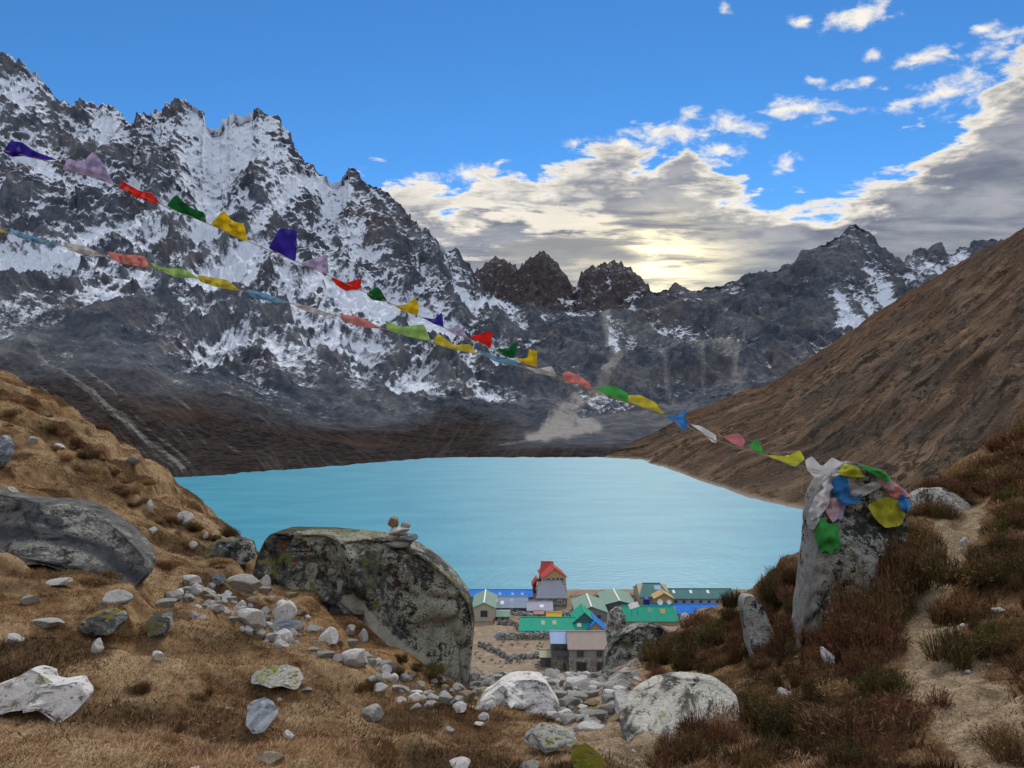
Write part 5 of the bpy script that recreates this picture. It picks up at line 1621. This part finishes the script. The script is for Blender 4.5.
DRAPE = [('faded white', [(820, 482), (830, 470), (840, 470), (838, 482), (828, 494)], 'white flag bunched on the upper left edge of the boulder'), ('greyish white', [(850, 492), (866, 484), (884, 480), (880, 488), (862, 497), (852, 500)], 'grey-white strip running across the upper boulder face'),
         ('lilac', [(830, 505), (838, 496), (846, 504), (842, 520), (834, 518)], 'lilac flag tucked under the blue one on the boulder'), ('pink', [(886, 488), (897, 486), (908, 494), (902, 500), (890, 496)], 'salmon flag crumpled on the right shoulder of the boulder'),
         ('greyish white', [(806, 518), (814, 508), (820, 520), (814, 530), (808, 528)], 'grey flag scrap on the left edge below the white one'), ('grass green', [(868, 468), (882, 470), (893, 480), (886, 482), (874, 475)], 'second green strip near the right of the boulder top'), ('lime', [(836, 474), (845, 463), (858, 467), (865, 477), (850, 477)], 'lime-yellow flag lying over the top of the boulder'), ('grass green', [(856, 463), (875, 468), (888, 474), (887, 479), (868, 471)], 'narrow green flag draped over the boulder top'),
         ('sky blue', [(832, 480), (838, 475), (848, 479), (850, 495), (845, 503), (833, 496)], 'blue flag hanging on the upper left of the boulder'), ('sky blue', [(840, 501), (850, 497), (863, 494), (858, 503), (845, 505)], 'twisted strip of blue flag across the boulder face'),
         ('pale pink', [(825, 500), (836, 497), (841, 515), (833, 523), (826, 512)], 'pink flag bunched above the green one on the boulder'), ('faded white', [(808, 512), (815, 496), (831, 482), (829, 505), (820, 516), (811, 521)], 'white flag on the left edge of the boulder'),
         ('grass green', [(812, 520), (820, 515), (829, 524), (838, 522), (841, 550), (836, 548), (832, 556), (826, 550), (820, 553), (815, 538)], 'large crumpled green flag hanging down the left face of the boulder'), ('lime', [(867, 505), (885, 497), (897, 498), (906, 515), (900, 526), (885, 528), (875, 519)], 'lime-yellow flag spread on the right face of the boulder'),
         ('pale pink', [(874, 477), (890, 479), (905, 490), (912, 497), (900, 497), (885, 488)], 'pale pink flag over the right shoulder of the boulder'), ('sky blue', [(895, 497), (903, 493), (911, 502), (908, 513), (900, 508)], 'small blue flag at the right edge of the boulder')]


def drape_depth(px, py):
    h = surf_at(FLAGB, px, py)
    return h.y if h else None


ZO = [0]
for i, (colr, poly, lab) in enumerate(DRAPE):
    ZO[0] = i % 6
    cx = sum(p[0] for p in poly) / len(poly); cy = sum(p[1] for p in poly) / len(poly)
    ref = drape_depth(cx, cy) or FLAGB.location.y - 0.3

    def dep(x, y, ref=ref):
        d = drape_depth(x, y)
        if d is None or d > ref + 0.35:
            d = ref + 0.12
        return d - 0.05 - 0.012 * ZO[0]
    co, fc = cloth_mesh(poly, dep, CL[colr], 500 + i, 0.035)
    c = co.mean(0)
    o = link('draped_flag', raw_mesh('draped_flag', co - c, fc.ravel(), 3, CL[colr], smooth=True), None, Vector(c.tolist()))
    tag(o, lab, 'prayer flag', 'flags draped on the boulder')
# loose cord that ties the string round the boulder
cp = [(800, 467), (803, 480), (801, 492), (808, 496), (815, 494), (824, 498)]
m_y = ropeY(815)
tag(rope_mesh('loose_cord', [tuple(at_v(a, b, float(m_y) - 0.05)) for a, b in cp], 0.003, M_ROPE, None), 'loose yellowish cord dangling left of the flag-draped boulder', 'cord')
# ---------------------------------------------------------------- village by the lake
def plain(name, c, rough=0.85, var=0.25, sc=1.5):
    m, T = new_mat(name)
    n = T.noise(T.objco(), sc, 5, 0.6)
    n2 = T.noise(T.vm('MULTIPLY', T.objco(), (6, 6, 0.6)), 1.0, 3, 0.6)
    f = T.add(T.mul(n, 0.5), T.mul(n2, 0.5))
    T.surface(T.mix(f, tuple(x * (1 - var) for x in c), tuple(min(1, x * (1 + var)) for x in c)), rough)
    return m


def metal(name, c, rust=0.15):
    m, T = new_mat(name)
    p = T.objco()
    n = T.noise(p, 0.7, 5, 0.6)
    st = T.noise(T.vm('MULTIPLY', p, (2.2, 0.25, 0.25)), 1.0, 3, 0.6)
    col = T.mix(T.add(T.mul(n, 0.5), T.mul(st, 0.5)), tuple(x * 0.7 for x in c), tuple(min(1, x * 1.25 + 0.02) for x in c))
    col = T.mix(T.ss(T.noise(p, 1.9, 4, 0.7), 0.58, 0.72, 0, rust), col, (0.25, 0.16, 0.11))
    w = T.node('ShaderNodeTexWave', wave_type='BANDS', bands_direction='X')
    T.set(w.inputs['Vector'], p); T.set(w.inputs['Scale'], 1.4)
    T.surface(col, 0.75, T.bump(w.outputs['Fac'], 0.4, 0.05), 0.08)
    return m


def masonry(name, c0, c1):
    m, T = new_mat(name)
    p = T.objco()
    v = T.vor(p, 2.2, 'F1', 'Color')
    g = T.sep(v)[0]
    col = T.mix(g, c0, c1)
    e = T.vor(p, 2.2, 'DISTANCE_TO_EDGE')
    col = T.mix(T.ss(e, 0.0, 0.09, 0.75, 0.0), col, (0.05, 0.045, 0.04))
    T.surface(col, 0.95, T.bump(e, 0.6, 0.15))
    return m


MV = dict(
    blue=metal('bright_blue_roof_metal', (0.012, 0.16, 0.56), 0.05), slate=metal('slate_blue_roof_metal', (0.22, 0.28, 0.38)), green=metal('bright_green_roof_metal', (0.015, 0.30, 0.20), 0.08), teal=metal('dark_teal_roof_metal', (0.055, 0.16, 0.16), 0.1),
    grgreen=metal('faded_green_roof_metal', (0.17, 0.27, 0.22), 0.15), red=metal('red_roof_metal', (0.40, 0.06, 0.05), 0.25), lilac=metal('grey_lilac_roof_metal', (0.30, 0.32, 0.40), 0.1), rose=metal('faded_pink_roof_metal', (0.30, 0.19, 0.19), 0.3), brown=metal('rusty_brown_roof_metal', (0.34, 0.28, 0.25), 0.5),
    lblue=metal('light_blue_roof_metal', (0.28, 0.38, 0.58), 0.1), orange=plain('orange_tarpaulin', (0.62, 0.36, 0.05)), tan=plain('tan_painted_boards', (0.42, 0.27, 0.12)), beige=plain('beige_boards', (0.40, 0.33, 0.23)), cream=plain('cream_render', (0.42, 0.41, 0.35)),
    grey=plain('grey_boards', (0.22, 0.23, 0.24)), dgrey=plain('dark_grey_boards', (0.10, 0.11, 0.12)), orangew=plain('orange_wall_paint', (0.55, 0.34, 0.16)), dred=plain('dark_red_wall_paint', (0.22, 0.03, 0.03)), stone=masonry('village_stone_wall', (0.16, 0.155, 0.145), (0.40, 0.38, 0.34)),
    white=plain('white_paint', (0.72, 0.72, 0.72), var=0.1), palegreen=plain('pale_green_boards', (0.36, 0.38, 0.26)), dblue=plain('dark_blue_plastic', (0.02, 0.02, 0.20), 0.5), redc=plain('red_cloth', (0.50, 0.04, 0.05)), skin=plain('skin', (0.35, 0.2, 0.13)), black=plain('black_cloth', (0.02, 0.02, 0.022)), wood=plain('dark_wood', (0.10, 0.065, 0.045)))
M_PANE, _T = new_mat('window_glass'); _T.surface((0.03, 0.035, 0.045), 0.12, None, 0.5)


def box_bm(bm, x0, x1, y0, y1, z0, z1):
    v = [bm.verts.new((x, y, z)) for x in (x0, x1) for y in (y0, y1) for z in (z0, z1)]
    for q in ((0, 1, 3, 2), (4, 6, 7, 5), (0, 4, 5, 1), (2, 3, 7, 6), (0, 2, 6, 4), (1, 5, 7, 3)):
        bm.faces.new([v[i] for i in q])


def bm_obj(name, bm, mat, parent=None, loc=None, bevel=0.0):
    bmesh.ops.recalc_face_normals(bm, faces=bm.faces[:])
    me = bpy.data.meshes.new(name); bm.to_mesh(me); bm.free()
    me.materials.append(mat)
    return link(name, me, parent, loc)


def prism(bm, prof, a0, a1, axis):
    """Extrude a closed 2-D profile (s, z) along x (axis='x', s is y) or y (axis='y', s is x)."""
    def P(s, z, a): return (a, s, z) if axis == 'x' else (s, a, z)
    r0 = [bm.verts.new(P(s, z, a0)) for s, z in prof]; r1 = [bm.verts.new(P(s, z, a1)) for s, z in prof]
    n = len(prof)
    bm.faces.new(r0); bm.faces.new(r1[::-1])
    for i in range(n):
        bm.faces.new((r0[i], r0[(i + 1) % n], r1[(i + 1) % n], r1[i]))


def house(name, label, px0, px1, base, eave, ridge, depth, axis, roof, wall, wins=(), doors=(), sky=(), rz=0.0, over=0.35, lower=None, Y=None, hip=0.0, gapex=None, cat='house'):
    pm = (px0 + px1) / 2
    if Y is None:
        g = hit(pm, base)
        Y = g.y if g else 56.5 * F / (base - 400)
    A = at_v(pm, base, Y)
    m = Y / F
    W = (px1 - px0) * m
    wh = (base - eave) * m
    root = bpy.data.objects.new(name, None); COL.objects.link(root)
    root.location = A; root.rotation_euler = (0, 0, rz)
    tag(root, label, cat)
    h = W / 2
    FND = 1.2
    if axis == 'x':
        rzt = at_v(pm, ridge, Y + depth / 2).z - A.z
    else:
        rzt = (base - (gapex if gapex else ridge)) * m
    rise = max(0.3, rzt - wh)
    bm = bmesh.new()
    if axis == 'x':
        prism(bm, [(0, -FND), (depth, -FND), (depth, wh), (depth / 2, wh + rise * 0.97), (0, wh)], -h, h, 'x')
    else:
        prism(bm, [(-h, -FND), (h, -FND), (h, wh), (0, wh + rise * 0.97), (-h, wh)], 0, depth, 'y')
    bm_obj('wall', bm, MV[wall], root)
    if lower:
        z = lower[1] * m
        bm = bmesh.new(); box_bm(bm, -h - 0.06, h + 0.06, -0.12, depth + 0.06, -FND, z)
        bm_obj('lower_wall', bm, MV[lower[0]], root)
    t = 0.12
    bm = bmesh.new()
    if axis == 'x':
        d2 = depth / 2; sl = rise / d2; e = over
        for sg in (-1, 1):
            ye = d2 + sg * (d2 + e); ze = wh - e * sl
            hx = hip * W
            v = [(-h - e, ye, ze), (h + e, ye, ze), (h + e - hx, d2, wh + rise), (-h - e + hx, d2, wh + rise)]
            lo = [bm.verts.new((a, b, c + 0.03)) for a, b, c in v]; hi = [bm.verts.new((a, b, c + t + 0.03)) for a, b, c in v]
            bm.faces.new(lo); bm.faces.new(hi[::-1])
            for i in range(4):
                bm.faces.new((lo[i], lo[(i + 1) % 4], hi[(i + 1) % 4], hi[i]))
    else:
        sl = rise / h; e = over
        for sg in (-1, 1):
            v = [(sg * (h + e), -e, wh - e * sl), (sg * (h + e), depth + e, wh - e * sl), (0, depth + e, wh + rise), (0, -e, wh + rise)]
            lo = [bm.verts.new((a, b, c + 0.03)) for a, b, c in v]; hi = [bm.verts.new((a, b, c + t + 0.03)) for a, b, c in v]
            bm.faces.new(lo); bm.faces.new(hi[::-1])
            for i in range(4):
                bm.faces.new((lo[i], lo[(i + 1) % 4], hi[(i + 1) % 4], hi[i]))
    rf = bm_obj('roof', bm, MV[roof], root)
    if axis == 'x':
        bm = bmesh.new(); box_bm(bm, -h - over + hip * W, h + over - hip * W, depth / 2 - 0.16, depth / 2 + 0.16, wh + rise + 0.11, wh + rise + 0.22)
    else:
        bm = bmesh.new(); box_bm(bm, -0.16, 0.16, -over, depth + over, wh + rise + 0.11, wh + rise + 0.22)
    bm_obj('ridge_cap', bm, MV['white' if roof == 'grgreen' else roof], rf)
    for (fx, f1, w_, col) in sky:      # pale translucent roof sheets on the near slope
        if axis == 'x':
            d2 = depth / 2
            y0, y1 = d2 * (0.15 + 0.5 * f1), d2 * (0.15 + 0.5 * f1) + d2 * 0.32
            x = -h + fx * W
            bm = bmesh.new()
            z = lambda yy: wh + rise * yy / d2 + t + 0.06
            v = [bm.verts.new(q) for q in ((x, y0, z(y0)), (x + w_, y0, z(y0)), (x + w_, y1, z(y1)), (x, y1, z(y1)))]
            lo = [bm.verts.new((q.co.x, q.co.y, q.co.z - 0.05)) for q in v]
            bm.faces.new(v); bm.faces.new(lo[::-1])
            for i in range(4):
                bm.faces.new((v[i], lo[i], lo[(i + 1) % 4], v[(i + 1) % 4]))
            bm_obj('skylight', bm, MV[col], rf)
    for (fx, z0, w_, h_, fr) in wins:
        x = -h + fx * W; z0 *= m; w_ *= m; h_ *= m
        b = 0.09 * min(1.5, max(0.7, w_))
        yf = -0.14 if lower else -0.02
        bm = bmesh.new()
        box_bm(bm, x - w_ / 2, x - w_ / 2 + b, yf - 0.08, yf, z0, z0 + h_); box_bm(bm, x + w_ / 2 - b, x + w_ / 2, yf - 0.08, yf, z0, z0 + h_)
        box_bm(bm, x - w_ / 2 + b, x + w_ / 2 - b, yf - 0.08, yf, z0, z0 + b); box_bm(bm, x - w_ / 2 + b, x + w_ / 2 - b, yf - 0.08, yf, z0 + h_ - b, z0 + h_)
        box_bm(bm, x - b / 3, x + b / 3, yf - 0.07, yf, z0 + b, z0 + h_ - b)
        wo = bm_obj('window', bm, MV[fr], root)
        bm = bmesh.new(); box_bm(bm, x - w_ / 2 + 0.01, x + w_ / 2 - 0.01, yf - 0.04, yf + 0.01, z0 + 0.01, z0 + h_ - 0.01)
        bm_obj('pane', bm, M_PANE, wo)
    for (fx, w_, h_, fr) in doors:
        x = -h + fx * W; w_ *= m; h_ *= m
        yf = -0.14 if lower else -0.02
        bm = bmesh.new(); box_bm(bm, x - w_ / 2, x + w_ / 2, yf - 0.05, yf + 0.01, 0.02, h_)
        bm_obj('door', bm, MV[fr], root)
    return root


house('village_house', 'small cream house with a faded green gable roof next to the huge boulder', 473, 495, 621, 608, 602, 13, 'y', 'grgreen', 'cream', [(0.5, 4, 7, 6.5, 'dgrey')], [], gapex=603)
house('lodge', 'long lodge with a bright blue roof on the lake shore', 458, 532, 604, 597, 590, 7, 'x', 'blue', 'grey', [(0.3, 2, 3, 3, 'white'), (0.8, 2, 3, 3, 'white')], sky=[(0.55, 0.1, 0.7, 'lblue'), (0.72, 0.1, 0.7, 'lblue'), (0.85, 0.1, 0.7, 'lblue')])
house('lodge', 'low slate-blue roofed house in front of the bright blue roof', 489, 527, 613, 607.5, 597, 8, 'x', 'slate', 'dgrey', [(0.3, 1, 2.5, 3, 'white'), (0.6, 1, 2.5, 3, 'white')], sky=[(0.15, 0.6, 0.8, 'white'), (0.3, 0.2, 0.9, 'white'), (0.55, 0.7, 0.8, 'lblue')])
house('tower_lodge', 'tallest lodge, orange walls with white windows and a red gable roof', 544, 566, 603, 577, 569, 9, 'y', 'red', 'orangew', [(0.2, 21, 3.2, 4.5, 'white'), (0.42, 22, 2.6, 4, 'white'), (0.8, 21, 3.6, 4.5, 'white'), (0.62, 22, 2.6, 4, 'white')], gapex=569, rz=0.12, over=0.5, lower=('dred', 20))
house('lodge', 'narrow red-roofed wing rising behind the left of the tallest lodge', 541, 551, 599, 573, 562, 6, 'x', 'red', 'orangew', [(0.4, 20, 2, 3, 'white')], Y=226, rz=-0.15)
house('village_house', 'grey-lilac hipped house in front of the tallest lodge', 537, 567, 607, 597.5, 581, 8, 'x', 'lilac', 'stone', [(0.25, 3, 4, 4, 'white'), (0.75, 3, 4, 4, 'white')], hip=0.2, over=0.3)
house('village_house', 'small red-walled house left of the tallest lodge', 533, 540, 600, 585, 581, 5, 'y', 'red', 'dred', [(0.5, 9, 2.4, 3, 'white'), (0.5, 3, 2.4, 3, 'white')], gapex=580)
house('village_house', 'low house with a faded pink roof below the blue lodge', 526, 543, 605, 601, 594, 6, 'x', 'rose', 'stone', [(0.5, 1, 2.4, 2.4, 'dgrey')])
house('village_house', 'low stone house with a pale lilac roof in the village middle', 528, 552, 615, 610.5, 602, 7, 'x', 'lilac', 'stone', [(0.3, 1, 2.4, 2.6, 'dgrey')], sky=[(0.5, 0.3, 1.0, 'white')])
house('shed', 'small shed with a brown front beside the orange tarpaulin', 535, 543, 619, 614, 611, 3, 'x', 'rose', 'tan', [], [(0.5, 3, 3.5, 'wood')])
house('shed', 'shed under an orange-yellow tarpaulin', 547, 561, 620, 617.5, 612.5, 3, 'x', 'orange', 'tan', [], over=0.25)
house('shed', 'little faded green roofed shed near the cream house', 497, 509, 620, 616.5, 611, 5, 'x', 'grgreen', 'stone', [], [(0.5, 2, 3, 'wood')])
house('lodge', 'long lodge with a bright green roof behind the front house', 520, 592, 635, 630.5, 617.5, 9, 'x', 'green', 'lblue', [(0.2 + 0.075 * i, 0.8, 2.6, 2.8, 'white') for i in range(8)], sky=[(0.3, 0.5, 0.9, 'palegreen'), (0.46, 0.5, 0.9, 'palegreen'), (0.8, 0.2, 1.0, 'white')], hip=0.03)
house('lodge', 'teal green gabled block at the right end of the bright green roof', 574, 595, 633, 622, 613, 8, 'y', 'green', 'teal', [(0.5, 6, 2.5, 2.5, 'dgrey')], gapex=613)
house('lodge', 'faded green gabled lodge with a white ridge', 576, 607, 621, 612.5, 607, 13, 'y', 'grgreen', 'grey', [(0.35, 3, 3, 3, 'dgrey'), (0.75, 3, 3, 3, 'dgrey')], gapex=607)
house('lodge', 'faded green gabled lodge behind the rubble outcrop', 604, 635, 611, 605, 601, 13, 'y', 'grgreen', 'dgrey', [(0.5, 2.2, 2.6, 2.2, 'white')], gapex=601)
house('lodge', 'wide bright green roofed lodge behind the heath crest', 622, 678, 625, 621, 606, 9, 'x', 'green', 'beige', [(0.3, 0.8, 3, 2.8, 'white')], hip=0.05, sky=[(0.5, 0.8, 1.0, 'grgreen'), (0.72, 0.6, 1.2, 'tan')])
house('lodge', 'long lodge with a vivid blue roof in front of the teal lodge', 648, 720, 618, 613.5, 604, 7, 'x', 'blue', 'beige', [(0.4, 0.8, 3, 2.8, 'white')], sky=[(0.2, 0.1, 2.6, 'slate')])
house('lodge', 'teal hip-roofed main block of the long lodge', 640, 670, 606, 597, 583.5, 11, 'x', 'teal', 'beige', [(0.25, 2, 3, 4, 'white')], hip=0.25, sky=[(0.55, 0.7, 1.8, 'lblue')], Y=214)
house('porch', 'tan gabled porch on the teal lodge', 655, 673, 607, 598.5, 593, 4, 'y', 'tan', 'tan', [(0.3, 2.5, 3.4, 4, 'white'), (0.7, 2.5, 3.4, 4, 'white')], gapex=593.5, Y=209)
house('lodge', 'long teal-roofed wing with beige walls and dark posts', 668, 734, 606, 598.5, 589, 8, 'x', 'teal', 'beige', [(0.12 + 0.125 * i, 2, 3, 3.6, 'dgrey') for i in range(7)], Y=215, sky=[(0.1, 0.7, 0.7, 'white'), (0.36, 0.7, 0.7, 'white'), (0.62, 0.7, 0.7, 'white')])
house('village_house', 'front house with a rusty brown metal roof over grey boards and stone', 569.5, 606, 674, 649, 631.5, 8, 'x', 'brown', 'grey', [(0.3, 17, 7, 6.5, 'dgrey'), (0.82, 17, 6, 6.5, 'dgrey'), (0.33, 3.5, 10, 8.5, 'wood'), (0.85, 3.5, 8, 8.5, 'wood')], lower=('stone', 15.5))
fh = house('village_house', 'narrow light blue roofed annex with a dark balcony left of the front house', 552, 568.5, 670, 643.5, 631.5, 7, 'x', 'lblue', 'dgrey', [(0.3, 20, 5, 5, 'dgrey'), (0.75, 20, 5, 5, 'dgrey')], [(0.75, 3, 7, 'wood')], lower=('stone', 13))
bm = bmesh.new()
box_bm(bm, -1.75, 1.7, -0.9, -0.15, 3.0, 3.15)
box_bm(bm, -1.75, 1.7, -0.9, -0.82, 3.15, 4.2)
for q in (-1.7, 0.0, 1.6):
    box_bm(bm, q - 0.05, q + 0.05, -0.88, -0.78, -0.5, 3.0)
bm_obj('balcony', bm, MV['dgrey'], fh)
house('shed', 'pale green lean-to shed left of the front house', 541, 551.5, 667, 657, 650, 4, 'x', 'palegreen', 'dgrey', [], [(0.6, 3, 6, 'wood')])
house('shed', 'blue tarpaulin-roofed shed behind the front house', 584, 607, 636, 632, 621.5, 7, 'y', 'blue', 'beige', [], gapex=622.5)


def rock_wall(label, pts, h, t, n, seed, tone='g'):
    """A dry-stone wall: one mesh of many rough blocks stacked along a line (px, py)."""
    rs = np.random.RandomState(seed)
    W = [hit(a, b) for a, b in pts]
    W = [w for w in W if w is not None]
    V, Fc, off = [], [], 0
    v0, f0 = ICO[3]
    base = stone_mesh(seed)[0]
    sub = ico(2)
    b2 = sub[0]
    for i in range(n):
        s = rs.rand() * (len(W) - 1)
        k = int(s); q = W[k].lerp(W[min(k + 1, len(W) - 1)], s - k)
        sz = rs.uniform(0.22, 0.42)
        rot = rs.normal(size=(3, 3)); rot, _ = np.linalg.qr(rot)
        co = (b2 * np.array([1, 0.8, 0.6]))
        for kk in range(5):
            nn = rs.normal(size=3); nn /= np.linalg.norm(nn)
            ss_ = co @ nn; co = co - (np.maximum(ss_ - 0.55, 0))[:, None] * nn
        co = co @ rot * sz
        hz = rs.rand() * h
        co = co + np.array([q.x + rs.normal() * 0.15, q.y + rs.normal() * t, gz(q.x, q.y) + hz])
        V.append(co); Fc.append(sub[1] + off); off += len(co)
    V = np.concatenate(V); c = V.mean(0); c[2] = V[:, 2].min()
    me = raw_mesh('dry_stone_wall', V - c, np.concatenate(Fc).ravel(), 3, STONE_MATS[tone], smooth=False)
    o = link('dry_stone_wall', me, None, Vector(c.tolist()))
    tag(o, label, 'stone wall')
    return o


rock_wall('long rubble wall in front of the bright green lodge', [(497, 639), (520, 638.5), (549, 638)], 1.5, 0.35, 300, 1)
rock_wall('rubble wall enclosing the yard beside the cream house', [(497, 624), (515, 625), (521, 633)], 1.0, 0.35, 160, 2)
rock_wall('collapsed field wall running down from the long rubble wall', [(478, 645), (490, 650), (505, 657), (512, 662)], 0.8, 0.6, 170, 3)
rock_wall('rubble wall left of the pale green shed', [(515, 659), (530, 658), (543, 657)], 0.9, 0.4, 150, 4)
rock_wall('rubble wall behind the shed under the orange tarpaulin', [(512, 615), (528, 616), (534, 618)], 0.9, 0.35, 120, 5)
rock_wall('rubble wall between the orange shed and the green gables', [(561, 617), (572, 617), (578, 618)], 1.2, 0.35, 110, 6)
rock_wall('brown shore wall between lake and green roofs', [(572, 598), (600, 598), (640, 598)], 0.8, 0.5, 170, 7, 't')
for i in range(60):
    px, py = rnd.uniform(472, 552), rnd.uniform(642, 668)
    stone(px, py, rnd.uniform(2, 5), rnd.uniform(1.5, 3), rnd.choice('pggt'), 'grey stone lying in the field below the village walls', 'stones in the village field')

# white items, tank and dishes
def on_plane(px, py, Y): return at_v(px, py, Y)


root = bpy.data.objects.new('solar_panel', None); COL.objects.link(root); root.location = at_v(635, 609.5, 196)
tag(root, 'white tilted solar panel on the edge of the wide green roof', 'solar panel')
bm = bmesh.new(); box_bm(bm, -1.25, 1.25, -0.04, 0.04, 0, 1.5)
p_ = bm_obj('panel', bm, MV['white'], root); p_.rotation_euler = (R(-50), R(-14), R(10)); p_.location = (0, 0, 0.4)
bm = bmesh.new(); box_bm(bm, -0.8, -0.72, 0.4, 0.48, -1.6, 1.0); box_bm(bm, 0.72, 0.8, 0.4, 0.48, -1.6, 1.0)
bm_obj('frame', bm, MV['dgrey'], root)
root = bpy.data.objects.new('water_tank', None); COL.objects.link(root); root.location = at_v(646.5, 606, 208)
tag(root, 'dark blue water tank at the corner of the teal lodge', 'water tank')
bm = bmesh.new(); bmesh.ops.create_cone(bm, cap_ends=True, segments=24, radius1=0.85, radius2=0.85, depth=1.9, matrix=Matrix.Translation((0, 0, 0.95)))
bm_obj('tank_body', bm, MV['dblue'], root)
bm = bmesh.new(); bmesh.ops.create_cone(bm, cap_ends=True, segments=24, radius1=0.85, radius2=0.3, depth=0.3, matrix=Matrix.Translation((0, 0, 2.05)))
bm_obj('lid', bm, MV['dblue'], root)


def dish(px, py, Y, r, label):
    root = bpy.data.objects.new('satellite_dish', None); COL.objects.link(root); root.location = at_v(px, py, Y)
    tag(root, label, 'satellite dish')
    bm = bmesh.new()
    rings = []
    for k in range(6):
        a = k / 5 * 0.9
        rings.append([bm.verts.new((r * k / 5 * math.cos(t), 0.35 * r * (k / 5) ** 2 * -1, r * k / 5 * math.sin(t))) for t in [j * math.pi / 10 for j in range(20)]])
    for a_, b_ in zip(rings[:-1], rings[1:]):
        for j in range(20):
            bm.faces.new((a_[j], a_[(j + 1) % 20], b_[(j + 1) % 20], b_[j]))
    bmesh.ops.remove_doubles(bm, verts=bm.verts[:], dist=1e-4)
    d = bm_obj('reflector', bm, MV['white'], root); d.location = (0, 0, 1.0); d.rotation_euler = (R(-25), 0, 0)
    bm = bmesh.new(); box_bm(bm, -0.05, 0.05, 0.02, 0.12, -0.8, 1.0)
    bm_obj('mast', bm, MV['dgrey'], root)


dish(660, 606, 205, 0.75, 'white satellite dish below the tan porch')
dish(669, 606, 205, 0.6, 'second, smaller white dish right of the tan porch')

# blue tarpaulin heap by the rubble wall
bm = bmesh.new()
bmesh.ops.create_icosphere(bm, subdivisions=3, radius=1.0)
for v in bm.verts:
    v.co = Vector((v.co.x * 1.5, v.co.y * 0.9, max(-0.1, v.co.z) * 1.3 + 0.12 * math.sin(v.co.x * 9) * math.cos(v.co.y * 7)))
g = hit(500, 637)
tag(bm_obj('tarpaulin_heap', bm, MV['lblue'], None, g), 'pale blue tarpaulin heaped against the long rubble wall', 'tarpaulin')


# ---------------------------------------------------------------- a walker between the houses
def person(px, py):
    g = hit(px, py)
    rootv = [(0, 0, 0.95), (0, 0, 1.15), (0, 0, 1.38), (0, 0.0, 1.50), (0, -0.01, 1.62), (0, -0.01, 1.74),
             (0.10, 0, 0.88), (0.12, -0.06, 0.48), (0.12, 0.02, 0.08), (0.12, -0.14, 0.04), (-0.10, 0, 0.88), (-0.12, 0.08, 0.48), (-0.12, 0.16, 0.08), (-0.12, 0.02, 0.04),
             (0.19, 0, 1.38), (0.25, 0.03, 1.12), (0.25, -0.08, 0.88), (-0.19, 0, 1.38), (-0.25, 0.02, 1.12), (-0.25, -0.1, 0.9)]
    ed = [(0, 1), (1, 2), (2, 3), (3, 4), (4, 5), (0, 6), (6, 7), (7, 8), (8, 9), (0, 10), (10, 11), (11, 12), (12, 13), (2, 14), (14, 15), (15, 16), (2, 17), (17, 18), (18, 19)]
    rad = [.15, .15, .17, .06, .10, .08, .10, .07, .05, .04, .10, .07, .05, .04, .08, .06, .045, .08, .06, .045]
    me = bpy.data.meshes.new('person')
    me.from_pydata(rootv, ed, [])
    o = bpy.data.objects.new('person', me); COL.objects.link(o)
    sk = o.modifiers.new('skin', 'SKIN')
    for v, r_ in zip(me.skin_vertices[0].data, rad):
        v.radius = (r_, r_)
    me.skin_vertices[0].data[0].use_root = True
    o.modifiers.new('sub', 'SUBSURF').levels = 2
    bpy.context.view_layer.update()
    ev = o.evaluated_get(bpy.context.evaluated_depsgraph_get())
    m2 = bpy.data.meshes.new_from_object(ev)
    o.modifiers.clear(); o.data = m2
    for k in ('redc', 'black', 'skin'):
        m2.materials.append(MV[k])
    for p in m2.polygons:
        z = p.center.z
        p.material_index = 1 if z < 0.92 else (2 if z > 1.5 else 0)
        p.use_smooth = True
    o.location = g; o.rotation_euler = (0, 0, 0.6)
    tag(o, 'person in a red jacket standing on the path beside the cream house', 'person')
    # hair as a cap
    bm = bmesh.new(); bmesh.ops.create_uvsphere(bm, u_segments=14, v_segments=8, radius=0.112)
    for v in list(bm.verts):
        if v.co.z < -0.02 and v.co.y < 0.02:
            v.co.z = -0.02
    bm_obj('hair', bm, MV['black'], o, Vector((0, 0.015, 1.705)))


person(494, 624)

# ---------------------------------------------------------------- the smallest stones, past what one could count, become one heap of rubble
def gather_rubble(keep=255):
    order = sorted(range(len(STONE_OB)), key=lambda i: -STONE_PX[i] - (1e6 if not STONE_OB[i].get('group') else 0))
    rest = [STONE_OB[i] for i in order[keep:]]
    if not rest:
        return
    mats = list(STONE_MATS.values())
    V, Fc, MI, off = [], [], [], 0
    for o in rest:
        me = o.data
        n = len(me.vertices)
        v = np.empty(n * 3, np.float32); me.vertices.foreach_get('co', v)
        M = np.array(Matrix.LocRotScale(o.location, o.rotation_euler, o.scale))
        v = v.reshape(-1, 3) @ M[:3, :3].T + M[:3, 3]
        f = np.empty(len(me.loops), np.int32); me.loops.foreach_get('vertex_index', f)
        V.append(v); Fc.append(f + off); off += n
        MI += [mats.index(me.materials[0])] * (len(f) // 3)
        bpy.data.objects.remove(o)
    me = raw_mesh('rubble', np.concatenate(V), np.concatenate(Fc), 3, None, smooth=False)
    for m in mats:
        me.materials.append(m)
    me.polygons.foreach_set('material_index', np.array(MI, np.int32))
    tag(link('rubble', me), 'small pale stones strewn between the larger ones', 'rubble', kind='stuff')


gather_rubble()
